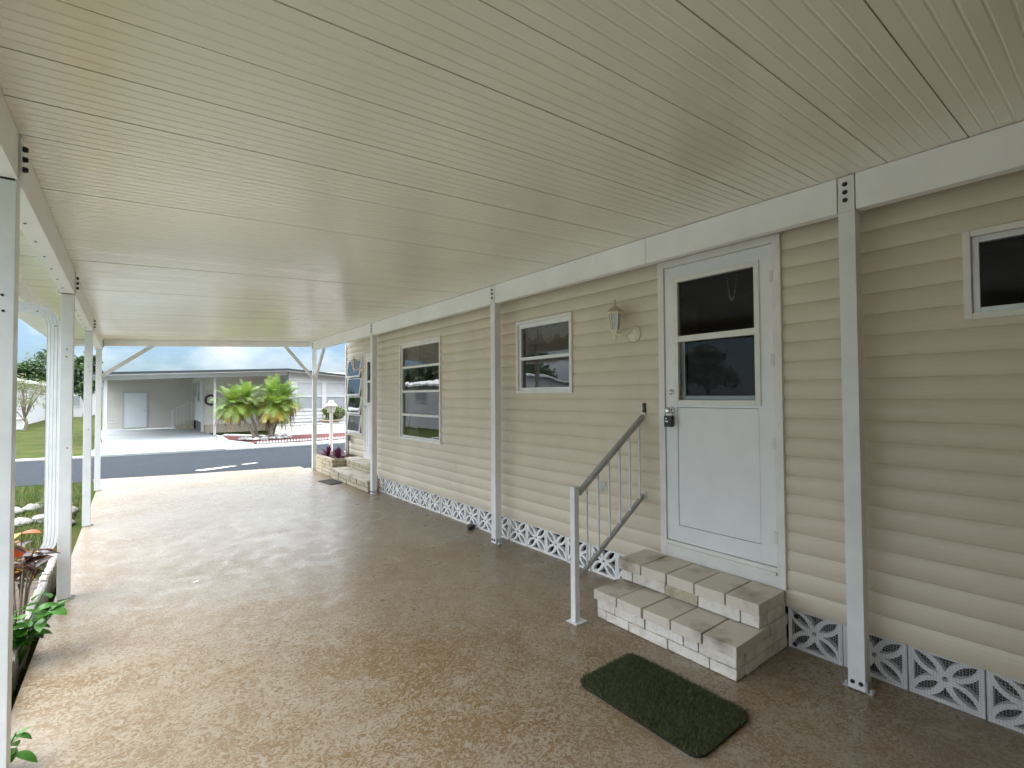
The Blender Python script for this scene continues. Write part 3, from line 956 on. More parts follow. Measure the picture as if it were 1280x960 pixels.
# ------------------------------------------------------------------ breeze-block skirting
def block_mesh(w=0.297, h=0.255, t=0.036):
    cu = bpy.data.curves.new('breeze', 'CURVE'); cu.dimensions = '2D'; cu.fill_mode = 'BOTH'; cu.extrude = t / 2; cu.bevel_depth = 0.0
    def poly(pts):
        s = cu.splines.new('POLY'); s.points.add(len(pts) - 1)
        for p, q in zip(s.points, pts): p.co = (q[0], q[1], 0, 1)
        s.use_cyclic_u = True
    hw, hh = w / 2, h / 2
    poly([(-hw, -hh), (hw, -hh), (hw, hh), (-hw, hh)])
    b = 0.022
    iw, ih = hw - b, hh - b
    def arc(p, q, bul, n=10, t0=0.0, t1=1.0):
        """points of a bulged line from p to q"""
        px, py = p; qx, qy = q
        nx, ny = -(qy - py), (qx - px)
        out = []
        for i in range(n + 1):
            t = t0 + (t1 - t0) * i / n
            k = bul * 4 * t * (1 - t)
            out.append((px + (qx - px) * t + nx * k, py + (qy - py) * t + ny * k))
        return out
    for sx in (-1, 1):
        for sy in (-1, 1):
            c = (sx * iw * .985, sy * ih * .985); o = (sx * iw * .21, sy * ih * .21)
            A = arc(o, c, 0.165); Bq = arc(o, c, -0.165)
            poly(A + Bq[::-1][1:-1])
    # concave triangles between the petals
    for ax in (0, 1):
        for s in (-1, 1):
            if ax == 0:
                c1 = (s * iw, ih * .52); c2 = (s * iw, -ih * .52); o = (s * iw * .34, 0)
            else:
                c1 = (iw * .50, s * ih); c2 = (-iw * .50, s * ih); o = (0, s * ih * .36)
            d = 1 if (ax == 0) == (s > 0) else -1
            p1 = arc(o, c1, -0.10 * d, 8); p2 = arc(c2, o, -0.10 * d, 8)
            poly(p1 + p2[:-1])
    poly([(0.013 * math.cos(2 * PI * k / 12), 0.013 * math.sin(2 * PI * k / 12)) for k in range(12)])
    ob = bpy.data.objects.new('tmp', cu); COL.objects.link(ob)
    dg = bpy.context.evaluated_depsgraph_get()
    me = bpy.data.meshes.new_from_object(ob.evaluated_get(dg))
    bpy.data.objects.remove(ob); bpy.data.curves.remove(cu)
    # stand up: local x -> world y, local y -> world z
    me.transform(Matrix(((0, 0, 1, 0), (1, 0, 0, 0), (0, 1, 0, 0), (0, 0, 0, 1))))
    me.materials.clear(); me.materials.append(M['block'])
    me.name = 'breeze_block'
    return me
BM_ = block_mesh()
def skirting(name, label, ys):
    t = thing(name, label, 'skirting', (W + .03, ys[0], 0))
    for yy in ys:
        o = bpy.data.objects.new('breeze_block', BM_); COL.objects.link(o); o.parent = t
        o.location = Vector((W + .018, yy, 0.128)) - t.location
        o.location.x += random.uniform(-.004, .004); o.location.z += random.uniform(-.002, .004)
        o.rotation_euler = (0, 0, random.uniform(-.006, .006))
    return t
LS = skirting('block_skirting', 'whitewashed pierced breeze-block skirting between the pale steps and the far planter', [2.613 + .303 * k - .0 for k in range(18)])
RS = skirting('block_skirting', 'breeze-block skirting behind wire mesh beyond the pale steps', [1.232 - .303 * k for k in range(7)])
# galvanised mesh over the right hand run
bm = bmesh.new()
g = 0.0127; r = 0.0007
yy = -0.65
while yy < 1.362:
    box(bm, W - .008, W - .0065, yy - r, yy + r, 0.004, 0.247); yy += g
zz = 0.008
while zz < 0.247:
    box(bm, W - .0064, W - .005, -0.65, 1.365, zz - r, zz + r); zz += g
obj('wire_mesh', bm, 'wire', RS)
bm = bmesh.new()
for (yy, zz) in ((1.33, .205), (1.34, .03), (1.0, .21)): lathe(bm, [(.014, 0), (.014, -.003)], (W - .0085, yy, zz), 10, 'x')
islands('washer', bm, 'black', RS)
# dark earth under the home
bm = B((W + .12, 9.0, -3.0, 7.9, GZ, -0.0)); tag(obj('crawl_space_ground', bm, 'soil'), kind='structure')
# black bait stations / vents on the floor by the skirting
def lowthing(x, y, label, s=1.0):
    t = thing('black_stub', label, 'pipe cap', (x, y, 0), 'black stubs at the skirting foot')
    bm = bmesh.new()
    lathe(bm, [(.038 * s, 0), (.044 * s, .012), (.046 * s, .04), (.040 * s, .052), (.030 * s, .056)], (x, y, 0), 14)
    obj('cap', bm, 'black', t)
    bm = bmesh.new(); lathe(bm, [(.016 * s, -.06), (.016 * s, .002)], (x + .06 * s, y, .03), 10, 'x'); obj('stem', bm, 'black', t)
lowthing(3.21, 4.92, 'black plastic stub on the floor beside the middle post')
lowthing(3.20, 7.86, 'black plastic stub behind the post nearest the planter', 0.9)
lowthing(3.20, 2.66, 'black plastic stub between the handrail and the pale steps', 1.1)

# ------------------------------------------------------------------ brick steps at the storm door
YS0, YS1 = 1.37, 2.43
st = thing('block_steps', 'two pale split-block steps below the white storm door', 'steps', (2.95, 1.9, 0))
def course(bm, bmt, x0, x1, y0, y1, z0, z1, cuts, depth=0.095, side=True, front_off=0):
    """one course of split face blocks round the front and the right side"""
    ys = [y0] + cuts + [y1]
    for a, b in zip(ys, ys[1:]):
        j = random.uniform(-.004, .004)
        tgt = bmt if (bmt is not None and random.random() < .22) else bm
        box(tgt, x0 + j, x0 + depth, a + .004, b - .004, z0, z1, .004, .0015)
    xs = [x0 + depth + .008, x0 + depth + .008 + random.uniform(.10, .25), x1]
    if side:
        for yq0, yq1 in ((y0, y0 + .09), (y1 - .09, y1)):
            for a, b in zip(xs, xs[1:]):
                box(bm, a + .003, b - .003, yq0 + random.uniform(-.003, .003), yq1, z0, z1, .004, .0015)
bm = bmesh.new(); bt = bmesh.new()
XF1, XF2 = 2.655, 2.925
course(bm, None, XF1, 3.29, YS0 + .015, YS1 - .015, 0.004, 0.064, [1.55, 1.83, 2.13, 2.33])
course(bm, None, XF1, 3.29, YS0 + .015, YS1 - .015, 0.070, 0.132, [1.62, 1.72, 2.0, 2.25])
obj('lower_riser', bm, 'brick', st)
bm = bmesh.new()
course(bm, bt, XF2, 3.255, YS0 + .012, YS1 - .012, 0.214, 0.286, [1.50, 1.78, 2.03, 2.31])
course(bm, None, XF2 + .02, 3.29, YS0 + .010, YS1 - .010, 0.140, 0.205, [1.6, 1.9, 2.2])
obj('upper_riser', bm, 'brick', st)
obj('tan_block', bt, 'brick_tan', st)
def treads(x0, x1, z0, z1):
    bm = bmesh.new()
    n = 5; w = (YS1 - YS0) / n
    for k in range(n):
        a = YS0 + k * w
        hx = random.uniform(-.004, .004)
        box(bm, x0 + hx, x1, a + .0055, a + w - .0055, z0, z1 + random.uniform(-.002, .002), .005, .001)
    return bm
obj('lower_tread', treads(2.632, 2.96, 0.138, 0.203), 'tread', st)
obj('upper_tread', treads(2.900, 3.235, 0.292, 0.366), 'tread', st)
bm = B((XF1 + .012, 3.24, YS0 + .03, YS1 - .03, 0.002, 0.13), (XF2 + .014, 3.24, YS0 + .025, YS1 - .025, 0.133, 0.286), (2.65, 2.93, YS0 + .01, YS1 - .01, .15, .192), (2.93, 3.225, YS0 + .01, YS1 - .01, .300, .352))
obj('mortar', bm, 'mortar', st)

# handrail
hr = thing('handrail', 'pale metal stair handrail with six balusters beside the pale steps', 'handrail', (2.48, 2.43, 0))
YH = 2.455
bm = bmesh.new(); box(bm, 2.455, 2.50, YH - .02, YH + .025, 0.008, 0.935, .003)
box(bm, 2.452, 2.503, YH - .023, YH + .028, 0.9355, 0.95, .004)
obj('newel', bm, 'rail', hr)
bm = bmesh.new(); box(bm, 2.435, 2.545, YH - .05, YH + .05, 0.001, 0.008, .001)
for dx, dy in ((-.035, -.035), (.05, .035)): lathe(bm, [(.007, .008), (.006, .014)], (2.48 + dx, YH + dy, 0), 8)
obj('base_plate', bm, 'rail', hr)
P0, P1 = Vector((2.51, YH, .895)), Vector((3.27, YH, 1.425))
bm = bmesh.new(); tube(bm, [P0, P0.lerp(P1, .5), P1], 0, prof=[(-.02, -.015), (.02, -.015), (.02, .012), (.012, .018), (-.012, .018), (-.02, .012)])
obj('top_rail', bm, 'handrail', hr)
Q0, Q1 = Vector((2.51, YH, .30)), Vector((3.27, YH, .79))
bm = bmesh.new(); tube(bm, [Q0, Q1], 0, prof=[(-.013, -.013), (.013, -.013), (.013, .013), (-.013, .013)])
obj('bottom_rail', bm, 'handrail', hr)
for k in range(6):
    t = (k + .75) / 6.2
    a = P0.lerp(P1, t); b = Q0.lerp(Q1, t)
    if k == 0: b.z = Q0.lerp(Q1, t).z
    obj('baluster', B((a.x - .006, a.x + .006, YH - .006, YH + .006, b.z + .012, a.z - .014)), 'rail', hr)
bm = bmesh.new()
for q in (P1, Q1): box(bm, q.x - .01, q.x + .012, YH - .022, YH + .022, q.z - .03, q.z + .03, .003)
islands('wall_bracket', bm, 'rail', hr)

# door mat of artificial turf, pile of blades
mt = thing('door_mat', 'dark green artificial turf mat in front of the pale steps', 'mat', (2.2, 1.56, 0))
def rrect(x0, x1, y0, y1, r, n=6):
    pts = []
    for cx, cy, a0 in ((x1 - r, y1 - r, 0), (x0 + r, y1 - r, 90), (x0 + r, y0 + r, 180), (x1 - r, y0 + r, 270)):
        for k in range(n + 1):
            a = R(a0 + 90 * k / n); pts.append((cx + r * math.cos(a), cy + r * math.sin(a)))
    return pts
MX0, MX1, MY0, MY1 = 1.955, 2.43, 1.195, 1.935
bm = bmesh.new(); prism(bm, rrect(MX0, MX1, MY0, MY1, .06), 0.001, 0.013); obj('backing', bm, 'mat_back', mt)
V, F = [], []
for _ in range(42000):
    x = random.uniform(MX0 - .002, MX1 + .002); y = random.uniform(MY0 - .002, MY1 + .002)
    cx = min(max(x, MX0 + .06), MX1 - .06); cy = min(max(y, MY0 + .06), MY1 - .06)
    if math.hypot(x - cx, y - cy) > .062: continue
    h = random.uniform(.010, .024); a = random.uniform(0, 2 * PI); w = .0016
    dx, dy = math.cos(a) * w, math.sin(a) * w; b = len(V)
    l = .9
    V += [(x - dx, y - dy, .012), (x + dx, y + dy, .012), (x + random.uniform(-l, l) * h, y + random.uniform(-l, l) * h, .012 + h)]
    F.append((b, b + 1, b + 2))
pl = pobj('pile', V, F, 'mat_green', mt); pl['kind'] = 'stuff'

# flat dark mat by the far entry
fm = bmesh.new(); prism(fm, [(2.77, 9.48), (2.84, 8.94), (3.10, 9.04), (3.04, 9.56)], 0.001, 0.012)
tag(obj('flat_mat', fm, 'mat_dark'), 'thin charcoal mat on the floor before the far planter steps', 'mat')
# scrap on the floor
bm = bmesh.new(); prism(bm, [(.44, 5.02), (.47, 5.03), (.475, 5.06), (.45, 5.065), (.43, 5.045)], 0.0005, 0.003)
tag(obj('paper_scrap', bm, 'paper'), 'tiny white paper scrap lying on the tan floor', 'scrap')

# ------------------------------------------------------------------ far entry: steps and planter
fs = thing('stone_steps', 'buff stone-block steps rising to the partly hidden entry door', 'steps', (3.3, 8.9, 0))
bm = bmesh.new()
def rows(bm, x0, x1, y0, y1, z0, z1, n, bl=.22):
    h = (z1 - z0) / n
    for r_ in range(n):
        y = y0 + (0 if r_ % 2 else 0)
        off = random.uniform(.08, .2)
        ys = [y0]; y = y0 + off
        while y < y1 - .05: ys.append(y); y += random.uniform(bl * .7, bl * 1.4)
        ys.append(y1)
        for a, b in zip(ys, ys[1:]):
            box(bm, x0 + random.uniform(-.006, .006), x1, a + .004, b - .004, z0 + r_ * h + .004, z0 + (r_ + 1) * h - .004, .004, .0015)
rows(bm, 3.09, 3.4, 7.85, 9.70, 0.0, 0.155, 2)
rows(bm, 3.40, 3.66, 7.85, 9.76, 0.205, 0.325, 2)
obj('riser', bm, 'brick_tan', fs)
bm = bmesh.new(); rows(bm, 3.07, 3.42, 7.85, 9.72, 0.155, 0.205, 1, .4); rows(bm, 3.37, 3.66, 7.85, 9.80, 0.325, 0.375, 1, .4)
obj('tread', bm, 'tread', fs)
obj('mortar', B((3.11, 3.66, 7.86, 9.69, 0.002, .17), (3.41, 3.66, 7.86, 9.75, .17, .34)), 'mortar', fs)
pln = thing('stone_planter', 'low buff stone-block planter box beside the corner post', 'planter', (3.4, 10.2, 0))
bm = bmesh.new()
rows(bm, 3.13, 3.22, 9.80, 10.88, 0.0, 0.35, 5, .24)
def rows_x(bm, x0, x1, y0, y1, z0, z1, n):
    h = (z1 - z0) / n
    for r_ in range(n):
        xs = [x0, x0 + random.uniform(.12, .25), x1]
        for a, b in zip(xs, xs[1:]):
            box(bm, a + .004, b - .004, y0 + random.uniform(-.005, .005), y1, z0 + r_ * h + .004, z0 + (r_ + 1) * h - .004, .004, .0015)
rows_x(bm, 3.225, 3.64, 9.81, 9.90, 0.0, 0.35, 5)
rows_x(bm, 3.225, 3.64, 10.79, 10.88, 0.0, 0.35, 5)
obj('block_wall', bm, 'brick_tan', pln)
obj('soil', B((3.22, 3.64, 9.89, 10.8, 0.0, .325)), 'soil', pln)
def purple(x, y, z, s, label):
    t = thing('purple_plant', label, 'plant', (x, y, z), 'purple-leaved plants in the stone planter')
    V, F = [], []
    for k in range(26):
        a = random.uniform(0, 2 * PI); el = random.uniform(.35, 1.35)
        d = (math.cos(a) * math.cos(el), math.sin(a) * math.cos(el), math.sin(el))
        leaf(V, F, (x, y, z), d, random.uniform(.18, .30) * s, .045 * s, .35, random.uniform(-.4, .4), 4, .4)
    pobj('leaf', V, F, 'purple', t, True)
purple(3.30, 10.62, .325, 1.0, 'purple-leaved plant nearest the corner post in the stone planter')
purple(3.32, 10.02, .325, 1.0, 'purple-leaved plant at the step end of the stone planter')
purple(3.42, 10.35, .325, .8, 'purple-leaved plant at the back of the stone planter')
ob_ = thing('outlet_box', 'small grey outlet box on a thin stake in the stone planter', 'outlet', (3.62, 10.25, .32))
obj('stake', B((3.605, 3.625, 10.24, 10.26, .30, .66)), 'grey_box', ob_)
obj('box', B((3.585, 3.645, 10.20, 10.30, .66, .78), bev=.006), 'grey_box', ob_)

# white yard lamp beyond the carport
lp = thing('yard_lamp', 'white post lamp with a round cap beyond the stone planter', 'lamp', (3.81, 12.0, GZ))
bm = bmesh.new(); lathe(bm, [(.06, 0), (.06, .03), (.042, .05), (.042, 1.28), (.055, 1.30)], (3.81, 12.0, GZ), 16); obj('post', bm, 'bin', lp, True)
bm = bmesh.new(); lathe(bm, [(.045, 1.30), (.075, 1.32), (.10, 1.44), (.105, 1.46)], (3.81, 12.0, GZ), 8); obj('globe', bm, 'lantern_glass', lp)
bm = bmesh.new()
for k in range(8):
    a_ = 2 * PI * k / 8
    tube(bm, [(3.81 + .08 * math.cos(a_), 12 + .08 * math.sin(a_), GZ + 1.31), (3.81 + .112 * math.cos(a_), 12 + .112 * math.sin(a_), GZ + 1.465)], .008, 5)
obj('cage', bm, 'bin', lp)
bm = bmesh.new(); lathe(bm, [(.145, 1.465), (.145, 1.48), (.10, 1.52), (.07, 1.55), (.065, 1.58), (.03, 1.60)], (3.81, 12.0, GZ), 8); obj('cap', bm, 'bin', lp)

# ------------------------------------------------------------------ planting on the left
def sprig(name, label, cat, x, y, z, leaves, group=None):
    """leaves: list of (material, part name, n, height range, spread, length, width)"""
    t = thing(name, label, cat, (x, y, z), group)
    bm = bmesh.new()
    tips = []
    for k in range(leaves['stems']):
        a = random.uniform(0, 2 * PI); r_ = random.uniform(.3, 1) * leaves['spread']
        h = random.uniform(*leaves['h'])
        tip = Vector((x + leaves.get('dx', 0) + math.cos(a) * r_, y + leaves.get('dy', 0) + math.sin(a) * r_, z + h))
        mid = Vector((x, y, z)).lerp(tip, .5) + Vector((0, 0, h * .12))
        tube(bm, [(x + math.cos(a) * .02, y + math.sin(a) * .02, z - .02), mid, tip], [.006, .005, .003], 6)
        tips.append((mid, tip))
    obj('stem', bm, leaves.get('stem', 'bark'), t)
    for (m, n, L, w, lo) in leaves['sets']:
        V, F = [], []
        for _ in range(n):
            mid, tip = random.choice(tips)
            q = mid.lerp(tip, random.uniform(lo, 1.0))
            a = random.uniform(0, 2 * PI); el = random.uniform(-.25, .75)
            leaf(V, F, q, (math.cos(a) * math.cos(el), math.sin(a) * math.cos(el), math.sin(el)), L * random.uniform(.7, 1.2), w * random.uniform(.8, 1.15), random.uniform(.3, 1.0), random.uniform(-.5, .5), 5, .25)
        pobj('leaf', V, F, m, t, True)
    return t
sprig('croton_plant', 'croton with orange and maroon leaves beside the downspout elbow', 'plant', -0.63, 5.02, -.04,
      dict(stems=11, spread=.14, h=(.35, .80), sets=[('mottle', 22, .13, .045, .1), ('darkleaf', 26, .15, .045, .1), ('orange', 16, .13, .06, .85), ('yellow', 12, .13, .07, .8)], dx=.0, dy=.05))
sprig('maroon_plant', 'dark maroon-leaved plant in front of the first downspout', 'plant', -0.585, 4.66, -.04,
      dict(stems=3, spread=.07, h=(.50, .60), sets=[('darkleaf', 11, .19, .050, .7)], dx=.05))
sprig('green_plant', 'bright green leafy plant spilling over the concrete edging', 'plant', -0.56, 4.22, -.04,
      dict(stems=16, spread=.20, h=(.12, .42), sets=[('greenleaf', 110, .11, .06, .15)], dx=.02, stem='greenleaf'))
sprig('green_plant', 'small green plant at the foot of the largest-looking carport post', 'plant', -0.45, 2.98, -.04,
      dict(stems=7, spread=.10, h=(.10, .27), sets=[('greenleaf', 36, .085, .05, .2)], dx=.045, stem='greenleaf'))
# concrete edging sections, each a block of its own with a scalloped top
def edge_mesh():
    bm = bmesh.new()
    n = 12; L = .30; w = .055
    prev = None
    tops = []
    for i in range(n + 1):
        t = i / n; yy = -L / 2 + .004 + (L - .008) * t
        zt = .085 + .022 * abs(math.sin(t * PI * 2))
        ring = [bm.verts.new((-w / 2, yy, -.12)), bm.verts.new((w / 2, yy, -.12)), bm.verts.new((w / 2, yy, zt - .008)), bm.verts.new((w / 2 - .012, yy, zt)), bm.verts.new((-w / 2 + .012, yy, zt)), bm.verts.new((-w / 2, yy, zt - .008))]
        if prev:
            for k in range(6): bm.faces.new((prev[k], prev[(k + 1) % 6], ring[(k + 1) % 6], ring[k]))
        else: bm.faces.new(ring[::-1])
        prev = ring
    bm.faces.new(prev)
    bmesh.ops.recalc_face_normals(bm, faces=bm.faces)
    me = bpy.data.meshes.new('edging_block'); bm.to_mesh(me); bm.free(); me.materials.append(M['edging'])
    return me
EM = edge_mesh()
for k in range(16):
    o = bpy.data.objects.new('edging_block', EM); COL.objects.link(o)
    yy = 1.75 + k * .305
    o.location = (-.545 - .006 * (yy - 3) + random.uniform(-.008, .008), yy, random.uniform(-.015, .012)); o.rotation_euler = (random.uniform(-.03, .03), random.uniform(-.06, .06), random.uniform(-.04, .04))
    tag(o, 'grey scalloped concrete edging block in the row along the slab edge by the downspout', 'edging block', 'edging blocks along the slab')
# rocks round a small bed in the lawn
def rock_mesh(seed, s):
    rnd = random.Random(seed)
    bm = bmesh.new(); bmesh.ops.create_icosphere(bm, subdivisions=3, radius=1)
    ph = [rnd.uniform(0, 6) for _ in range(6)]
    for v in bm.verts:
        c = v.co
        f = 1 + .14 * math.sin(2.3 * c.x + ph[0]) + .12 * math.sin(3.1 * c.y + ph[1]) + .10 * math.sin(4 * c.z + ph[2]) + .06 * math.sin(7 * c.x + 5 * c.y + ph[3])
        v.co = Vector((c.x * f * 1.2, c.y * f, c.z * f * .62)) * s
    me = bpy.data.meshes.new('rock'); bm.to_mesh(me); bm.free(); me.materials.append(M['rock'])
    return me
RM = [rock_mesh(i, .13) for i in range(4)]
for k in range(11):
    a = 2 * PI * k / 11
    o = bpy.data.objects.new('rock', RM[k % 4]); COL.objects.link(o)
    o.location = (-1.12 + .38 * math.cos(a), 9.75 + .55 * math.sin(a), GZ + .04); o.rotation_euler = (0, 0, random.uniform(0, 6)); s_ = random.uniform(.7, 1.15); o.scale = (s_, s_, s_)
    tag(o, 'pale rough rock in the ring round a small bed on the lawn', 'rock', 'rocks ringing the lawn bed')
for k, (x, y) in enumerate(((-.72, 8.8), (-.75, 9.3), (-.70, 6.9))):
    o = bpy.data.objects.new('rock', RM[k]); COL.objects.link(o); o.location = (x, y, GZ + .04); o.scale = (.8, .8, .8)
    tag(o, ['pale rock at the slab edge behind the second downspout', 'pale rock at the slab edge farthest from the camera', 'pale rock at the slab edge between two left posts'][k], 'rock')
sprig('green_plant', 'thin green weed growing within the rock ring on the lawn', 'plant', -1.0, 9.7, GZ, dict(stems=7, spread=.16, h=(.2, .5), sets=[('shrub', 34, .10, .03, .1)]))
sprig('green_plant', 'spindly vine standing at the slab edge between the far left posts', 'plant', -.72, 9.1, GZ, dict(stems=5, spread=.12, h=(.4, .9), sets=[('shrub', 26, .09, .035, .1)]))

# ------------------------------------------------------------------ FAR HOUSE
FY = 23.3
fh = thing('carport_house', 'pale single-storey house with an open carport across the road', 'house', (5, 27, GZ))
FP = [(PROF[0][0] * .6, 0), (PROF[0][0] * .6, .004), (.004, .10), (.004, .16)]
def lapwall_y(y, x0, x1, z0, z1, lap=.16, openings=()):
    """lap siding facing -Y"""
    bm = siding(0, x0, x1, z0, z1, [o for o in openings], lap, [(.030, 0), (.030, .008), (.004, lap)], -1, False)
    for v in bm.verts: v.co = Vector((v.co.y, y + v.co.x, v.co.z))
    return bm
def lapwall_x(x, y0, y1, z0, z1, lap=.16, openings=()):
    return siding(x, y0, y1, z0, z1, list(openings), lap, [(.016, 0), (.016, .006), (.003, lap)], -1, False)
# shed wall at the back of its carport
SD = (-0.33, 0.60, -.05, 1.85)
obj('wall', lapwall_y(31.5, -1.15, 2.62, -.02, 2.6, openings=[SD]), 'fs_beige', fh)
d_ = obj('door', B((SD[0], SD[1], 31.47, 31.52, .06, SD[3] - .02)), 'fs_door', fh)
bm = bmesh.new(); ring_frame_y(bm, 31.455, 31.5, SD[0] - .05, SD[1] + .05, .02, SD[3] + .03, .05); obj('door_frame', bm, 'fs_white', d_)
bm = bmesh.new(); lathe(bm, [(.03, 0), (.035, -.04), (.02, -.07)], (SD[1] - .09, 31.47, .92), 10, 'y'); obj('knob', bm, 'alu', d_)
# left side of the carport: screen
obj('side_post', B((-.84, -.74, 23.85, 23.95, -.05, 2.3)), 'fs_white', fh)
obj('side_post', B((2.76, 2.85, 24.3, 24.39, -.05, 2.5)), 'fs_white', fh)
obj('side_post', B((-.98, -.90, 27.8, 27.88, -.05, 2.35)), 'fs_white', fh)
# carport-side wall of the house with two windows and a door
WN = [(27.95, 29.35, 1.36, 2.32), (31.0, 31.9, 1.6, 2.32)]
WS = [(27.9, 28.75, 1.36, 2.33), (29.3, 30.0, 1.6, 2.33)]
DS = (30.35, 31.15, .36, 2.3)
obj('wall', lapwall_x(2.6, 26.83, 31.5, .42, 2.62, openings=WS + [DS]), 'fs_grey', fh)
obj('skirt', B((2.62, 2.7, 26.85, 31.5, GZ, .42)), 'skirt', fh)
for w_ in WS:
    bm = bmesh.new(); ring_frame(bm, 2.56, 2.61, w_[0], w_[1], w_[2], w_[3], .08); f = obj('window', bm, 'fs_white', fh)
    obj('pane', B((2.595, 2.6, w_[0] + .08, w_[1] - .08, w_[2] + .08, w_[3] - .08)), 'black', f)
    bm = B((2.588, 2.594, w_[0] + .08, w_[1] - .08, (w_[2] + w_[3]) / 2, w_[3] - .08)); obj('blind', bm, 'blindw', f)
bm = B((2.57, 2.62, DS[0], DS[1], DS[2], DS[3])); dd = obj('door', bm, 'fs_white', fh)
obj('pane', B((2.56, 2.569, DS[0] + .2, DS[1] - .2, 1.35, 2.1)), 'blindg', dd)
obj('corner_trim', B((2.54, 2.66, 26.77, 26.826, -.02, 2.55)), 'fs_white', fh)
# recessed porch wall
obj('wall', lapwall_y(26.85, 2.66, 5.70, .30, 2.75), 'fs_beige', fh)
obj('base', B((2.66, 5.7, 26.86, 26.95, GZ, .30)), 'brick_tan', fh)
# bay front with two windows
BX0 = 5.67
BW = [(5.95, 7.18, .97, 2.30), (7.26, 8.25, .97, 2.30)]
obj('wall', lapwall_y(23.8, BX0, 8.75, .10, 2.75, openings=BW), 'fs_white', fh)
obj('wall', lapwall_x(BX0, 23.82, 26.85, .10, 2.75), 'fs_white', fh)
obj('wall', B((8.75, 8.85, 23.8, 31.5, GZ, 2.75)), 'fs_white', fh)
obj('corner_trim', B((BX0 - .03, BX0 + .07, 23.765, 23.782, .05, 2.72)), 'fs_white', fh)
for w_ in BW:
    bm = bmesh.new(); ring_frame_y(bm, 23.755, 23.80, w_[0] - .04, w_[1] + .04, w_[2] - .04, w_[3] + .04, .10)
    zm_ = (w_[2] + w_[3]) / 2 - .03
    box(bm, w_[0] + .06, w_[1] - .06, 23.76, 23.80, zm_ - .035, zm_ + .035)
    f = obj('window', bm, 'fs_white', fh)
    obj('blind', B((w_[0] + .06, w_[1] - .06, 23.79, 23.798, zm_ + .035, w_[3] - .06)), 'blindw', f)
    obj('screen', B((w_[0] + .06, w_[1] - .06, 23.79, 23.798, w_[2] + .06, zm_ - .035)), 'blindg', f)
# roof: low gable end towards the road, dark fascia
def roofz(x):
    if x < 5.5: return 2.51 + (x + 1.0) / 6.5 * .33
    return 2.84 - (x - 5.5) * .085
bm = bmesh.new(); bf = bmesh.new(); bs = bmesh.new()
xs = [-1.35, 2.0, 5.5, 9.2]
for a, b in zip(xs, xs[1:]):
    za, zb = roofz(a), roofz(b)
    hexa(bm, [(a, FY + .03, za - .10), (b, FY + .03, zb - .10), (b, 32.2, zb - .10), (a, 32.2, za - .10), (a, FY + .03, za - .005), (b, FY + .03, zb - .005), (b, 32.2, zb - .005), (a, 32.2, za - .005)])
    hexa(bf, [(a, FY, za - .065), (b, FY, zb - .065), (b, FY + .028, zb - .065), (a, FY + .028, za - .065), (a, FY, za + .022), (b, FY, zb + .022), (b, FY + .028, zb + .022), (a, FY + .028, za + .022)])
    hexa(bs, [(a, FY + .03, za), (b, FY + .03, zb), (b, 32.3, zb), (a, 32.3, za), (a, FY + .03, za + .018), (b, FY + .03, zb + .018), (b, 32.3, zb + .018), (a, 32.3, za + .018)])
obj('roof', bs, 'roof_top', fh)
obj('soffit', bm, 'fs_white', fh)
obj('fascia', bf, 'fascia', fh)
# header beams under the carport roof
bm = bmesh.new()
hexa(bm, [(-1.3, 23.86, 2.24), (5.6, 23.86, 2.58), (5.6, 23.92, 2.58), (-1.3, 23.92, 2.24), (-1.3, 23.86, 2.39), (5.6, 23.86, 2.73), (5.6, 23.92, 2.73), (-1.3, 23.92, 2.39)])
obj('header', bm, 'fs_white', fh)
# things standing at the far house
wr = bmesh.new()
pts = []
for k in range(28):
    a = 2 * PI * k / 28; pts.append((2.93 + .22 * math.cos(a), 26.79, 1.46 + .22 * math.sin(a)))
pts.append(pts[0])
tube(wr, pts, [.05 + random.uniform(-.012, .012) for _ in pts], 6)
wt = obj('wreath', wr, 'wreath'); tag(wt, 'dark round twig wreath on the far house wall beside its carport', 'wreath')
# its entry steps with rail
s2 = thing('entry_steps', 'small dark steps with a thin rail inside the far carport', 'steps', (2.2, 30.6, -.05))
obj('lower_step', B((1.75, 2.2, 30.2, 31.3, -.045, .12)), 'brick_tan', s2)
obj('upper_step', B((2.2, 2.55, 30.2, 31.3, -.045, .30)), 'brick_tan', s2)
obj('tread', B((1.72, 2.19, 30.18, 31.32, .121, .17), (2.15, 2.56, 30.18, 31.32, .301, .35)), 'kerb', s2)
bm = bmesh.new(); box(bm, 1.60, 1.65, 30.2, 30.25, -.045, .95)
tube(bm, [(1.62, 30.22, .93), (2.5, 30.22, 1.4)], .02, 6)
for k in range(5):
    x_ = 1.8 + k * .16; tube(bm, [(x_, 30.22, .16 + (.18 if x_ > 2.2 else 0)), (x_, 30.22, .95 + (x_ - 1.62) * .534)], .01, 5)
obj('rail', bm, 'rail', s2)
# low block wall before the bay
lw = thing('garden_wall', 'low whitish block wall in front of the far bay window', 'wall', (8, 22.6, GZ))
bm = bmesh.new()
def rows_front(bm, x0, x1, y0, y1, z0, z1, n, bl):
    h = (z1 - z0) / n
    for r_ in range(n):
        xs_ = [x0]; x = x0 + random.uniform(.15, bl)
        while x < x1 - .1: xs_.append(x); x += random.uniform(bl * .7, bl * 1.3)
        xs_.append(x1)
        for a, b in zip(xs_, xs_[1:]):
            box(bm, a + .005, b - .005, y0 + random.uniform(-.008, .008), y1, z0 + r_ * h + .005, z0 + (r_ + 1) * h - .005)
rows_front(bm, 4.75, 9.5, 22.45, 22.65, GZ, .34, 4, .42)
obj('block_course', bm, 'brick', lw)
rc = bmesh.new(); rows_front(rc, 4.75, 9.5, 22.43, 22.67, .34, .40, 1, .5); obj('cap_course', rc, 'kerb', lw)
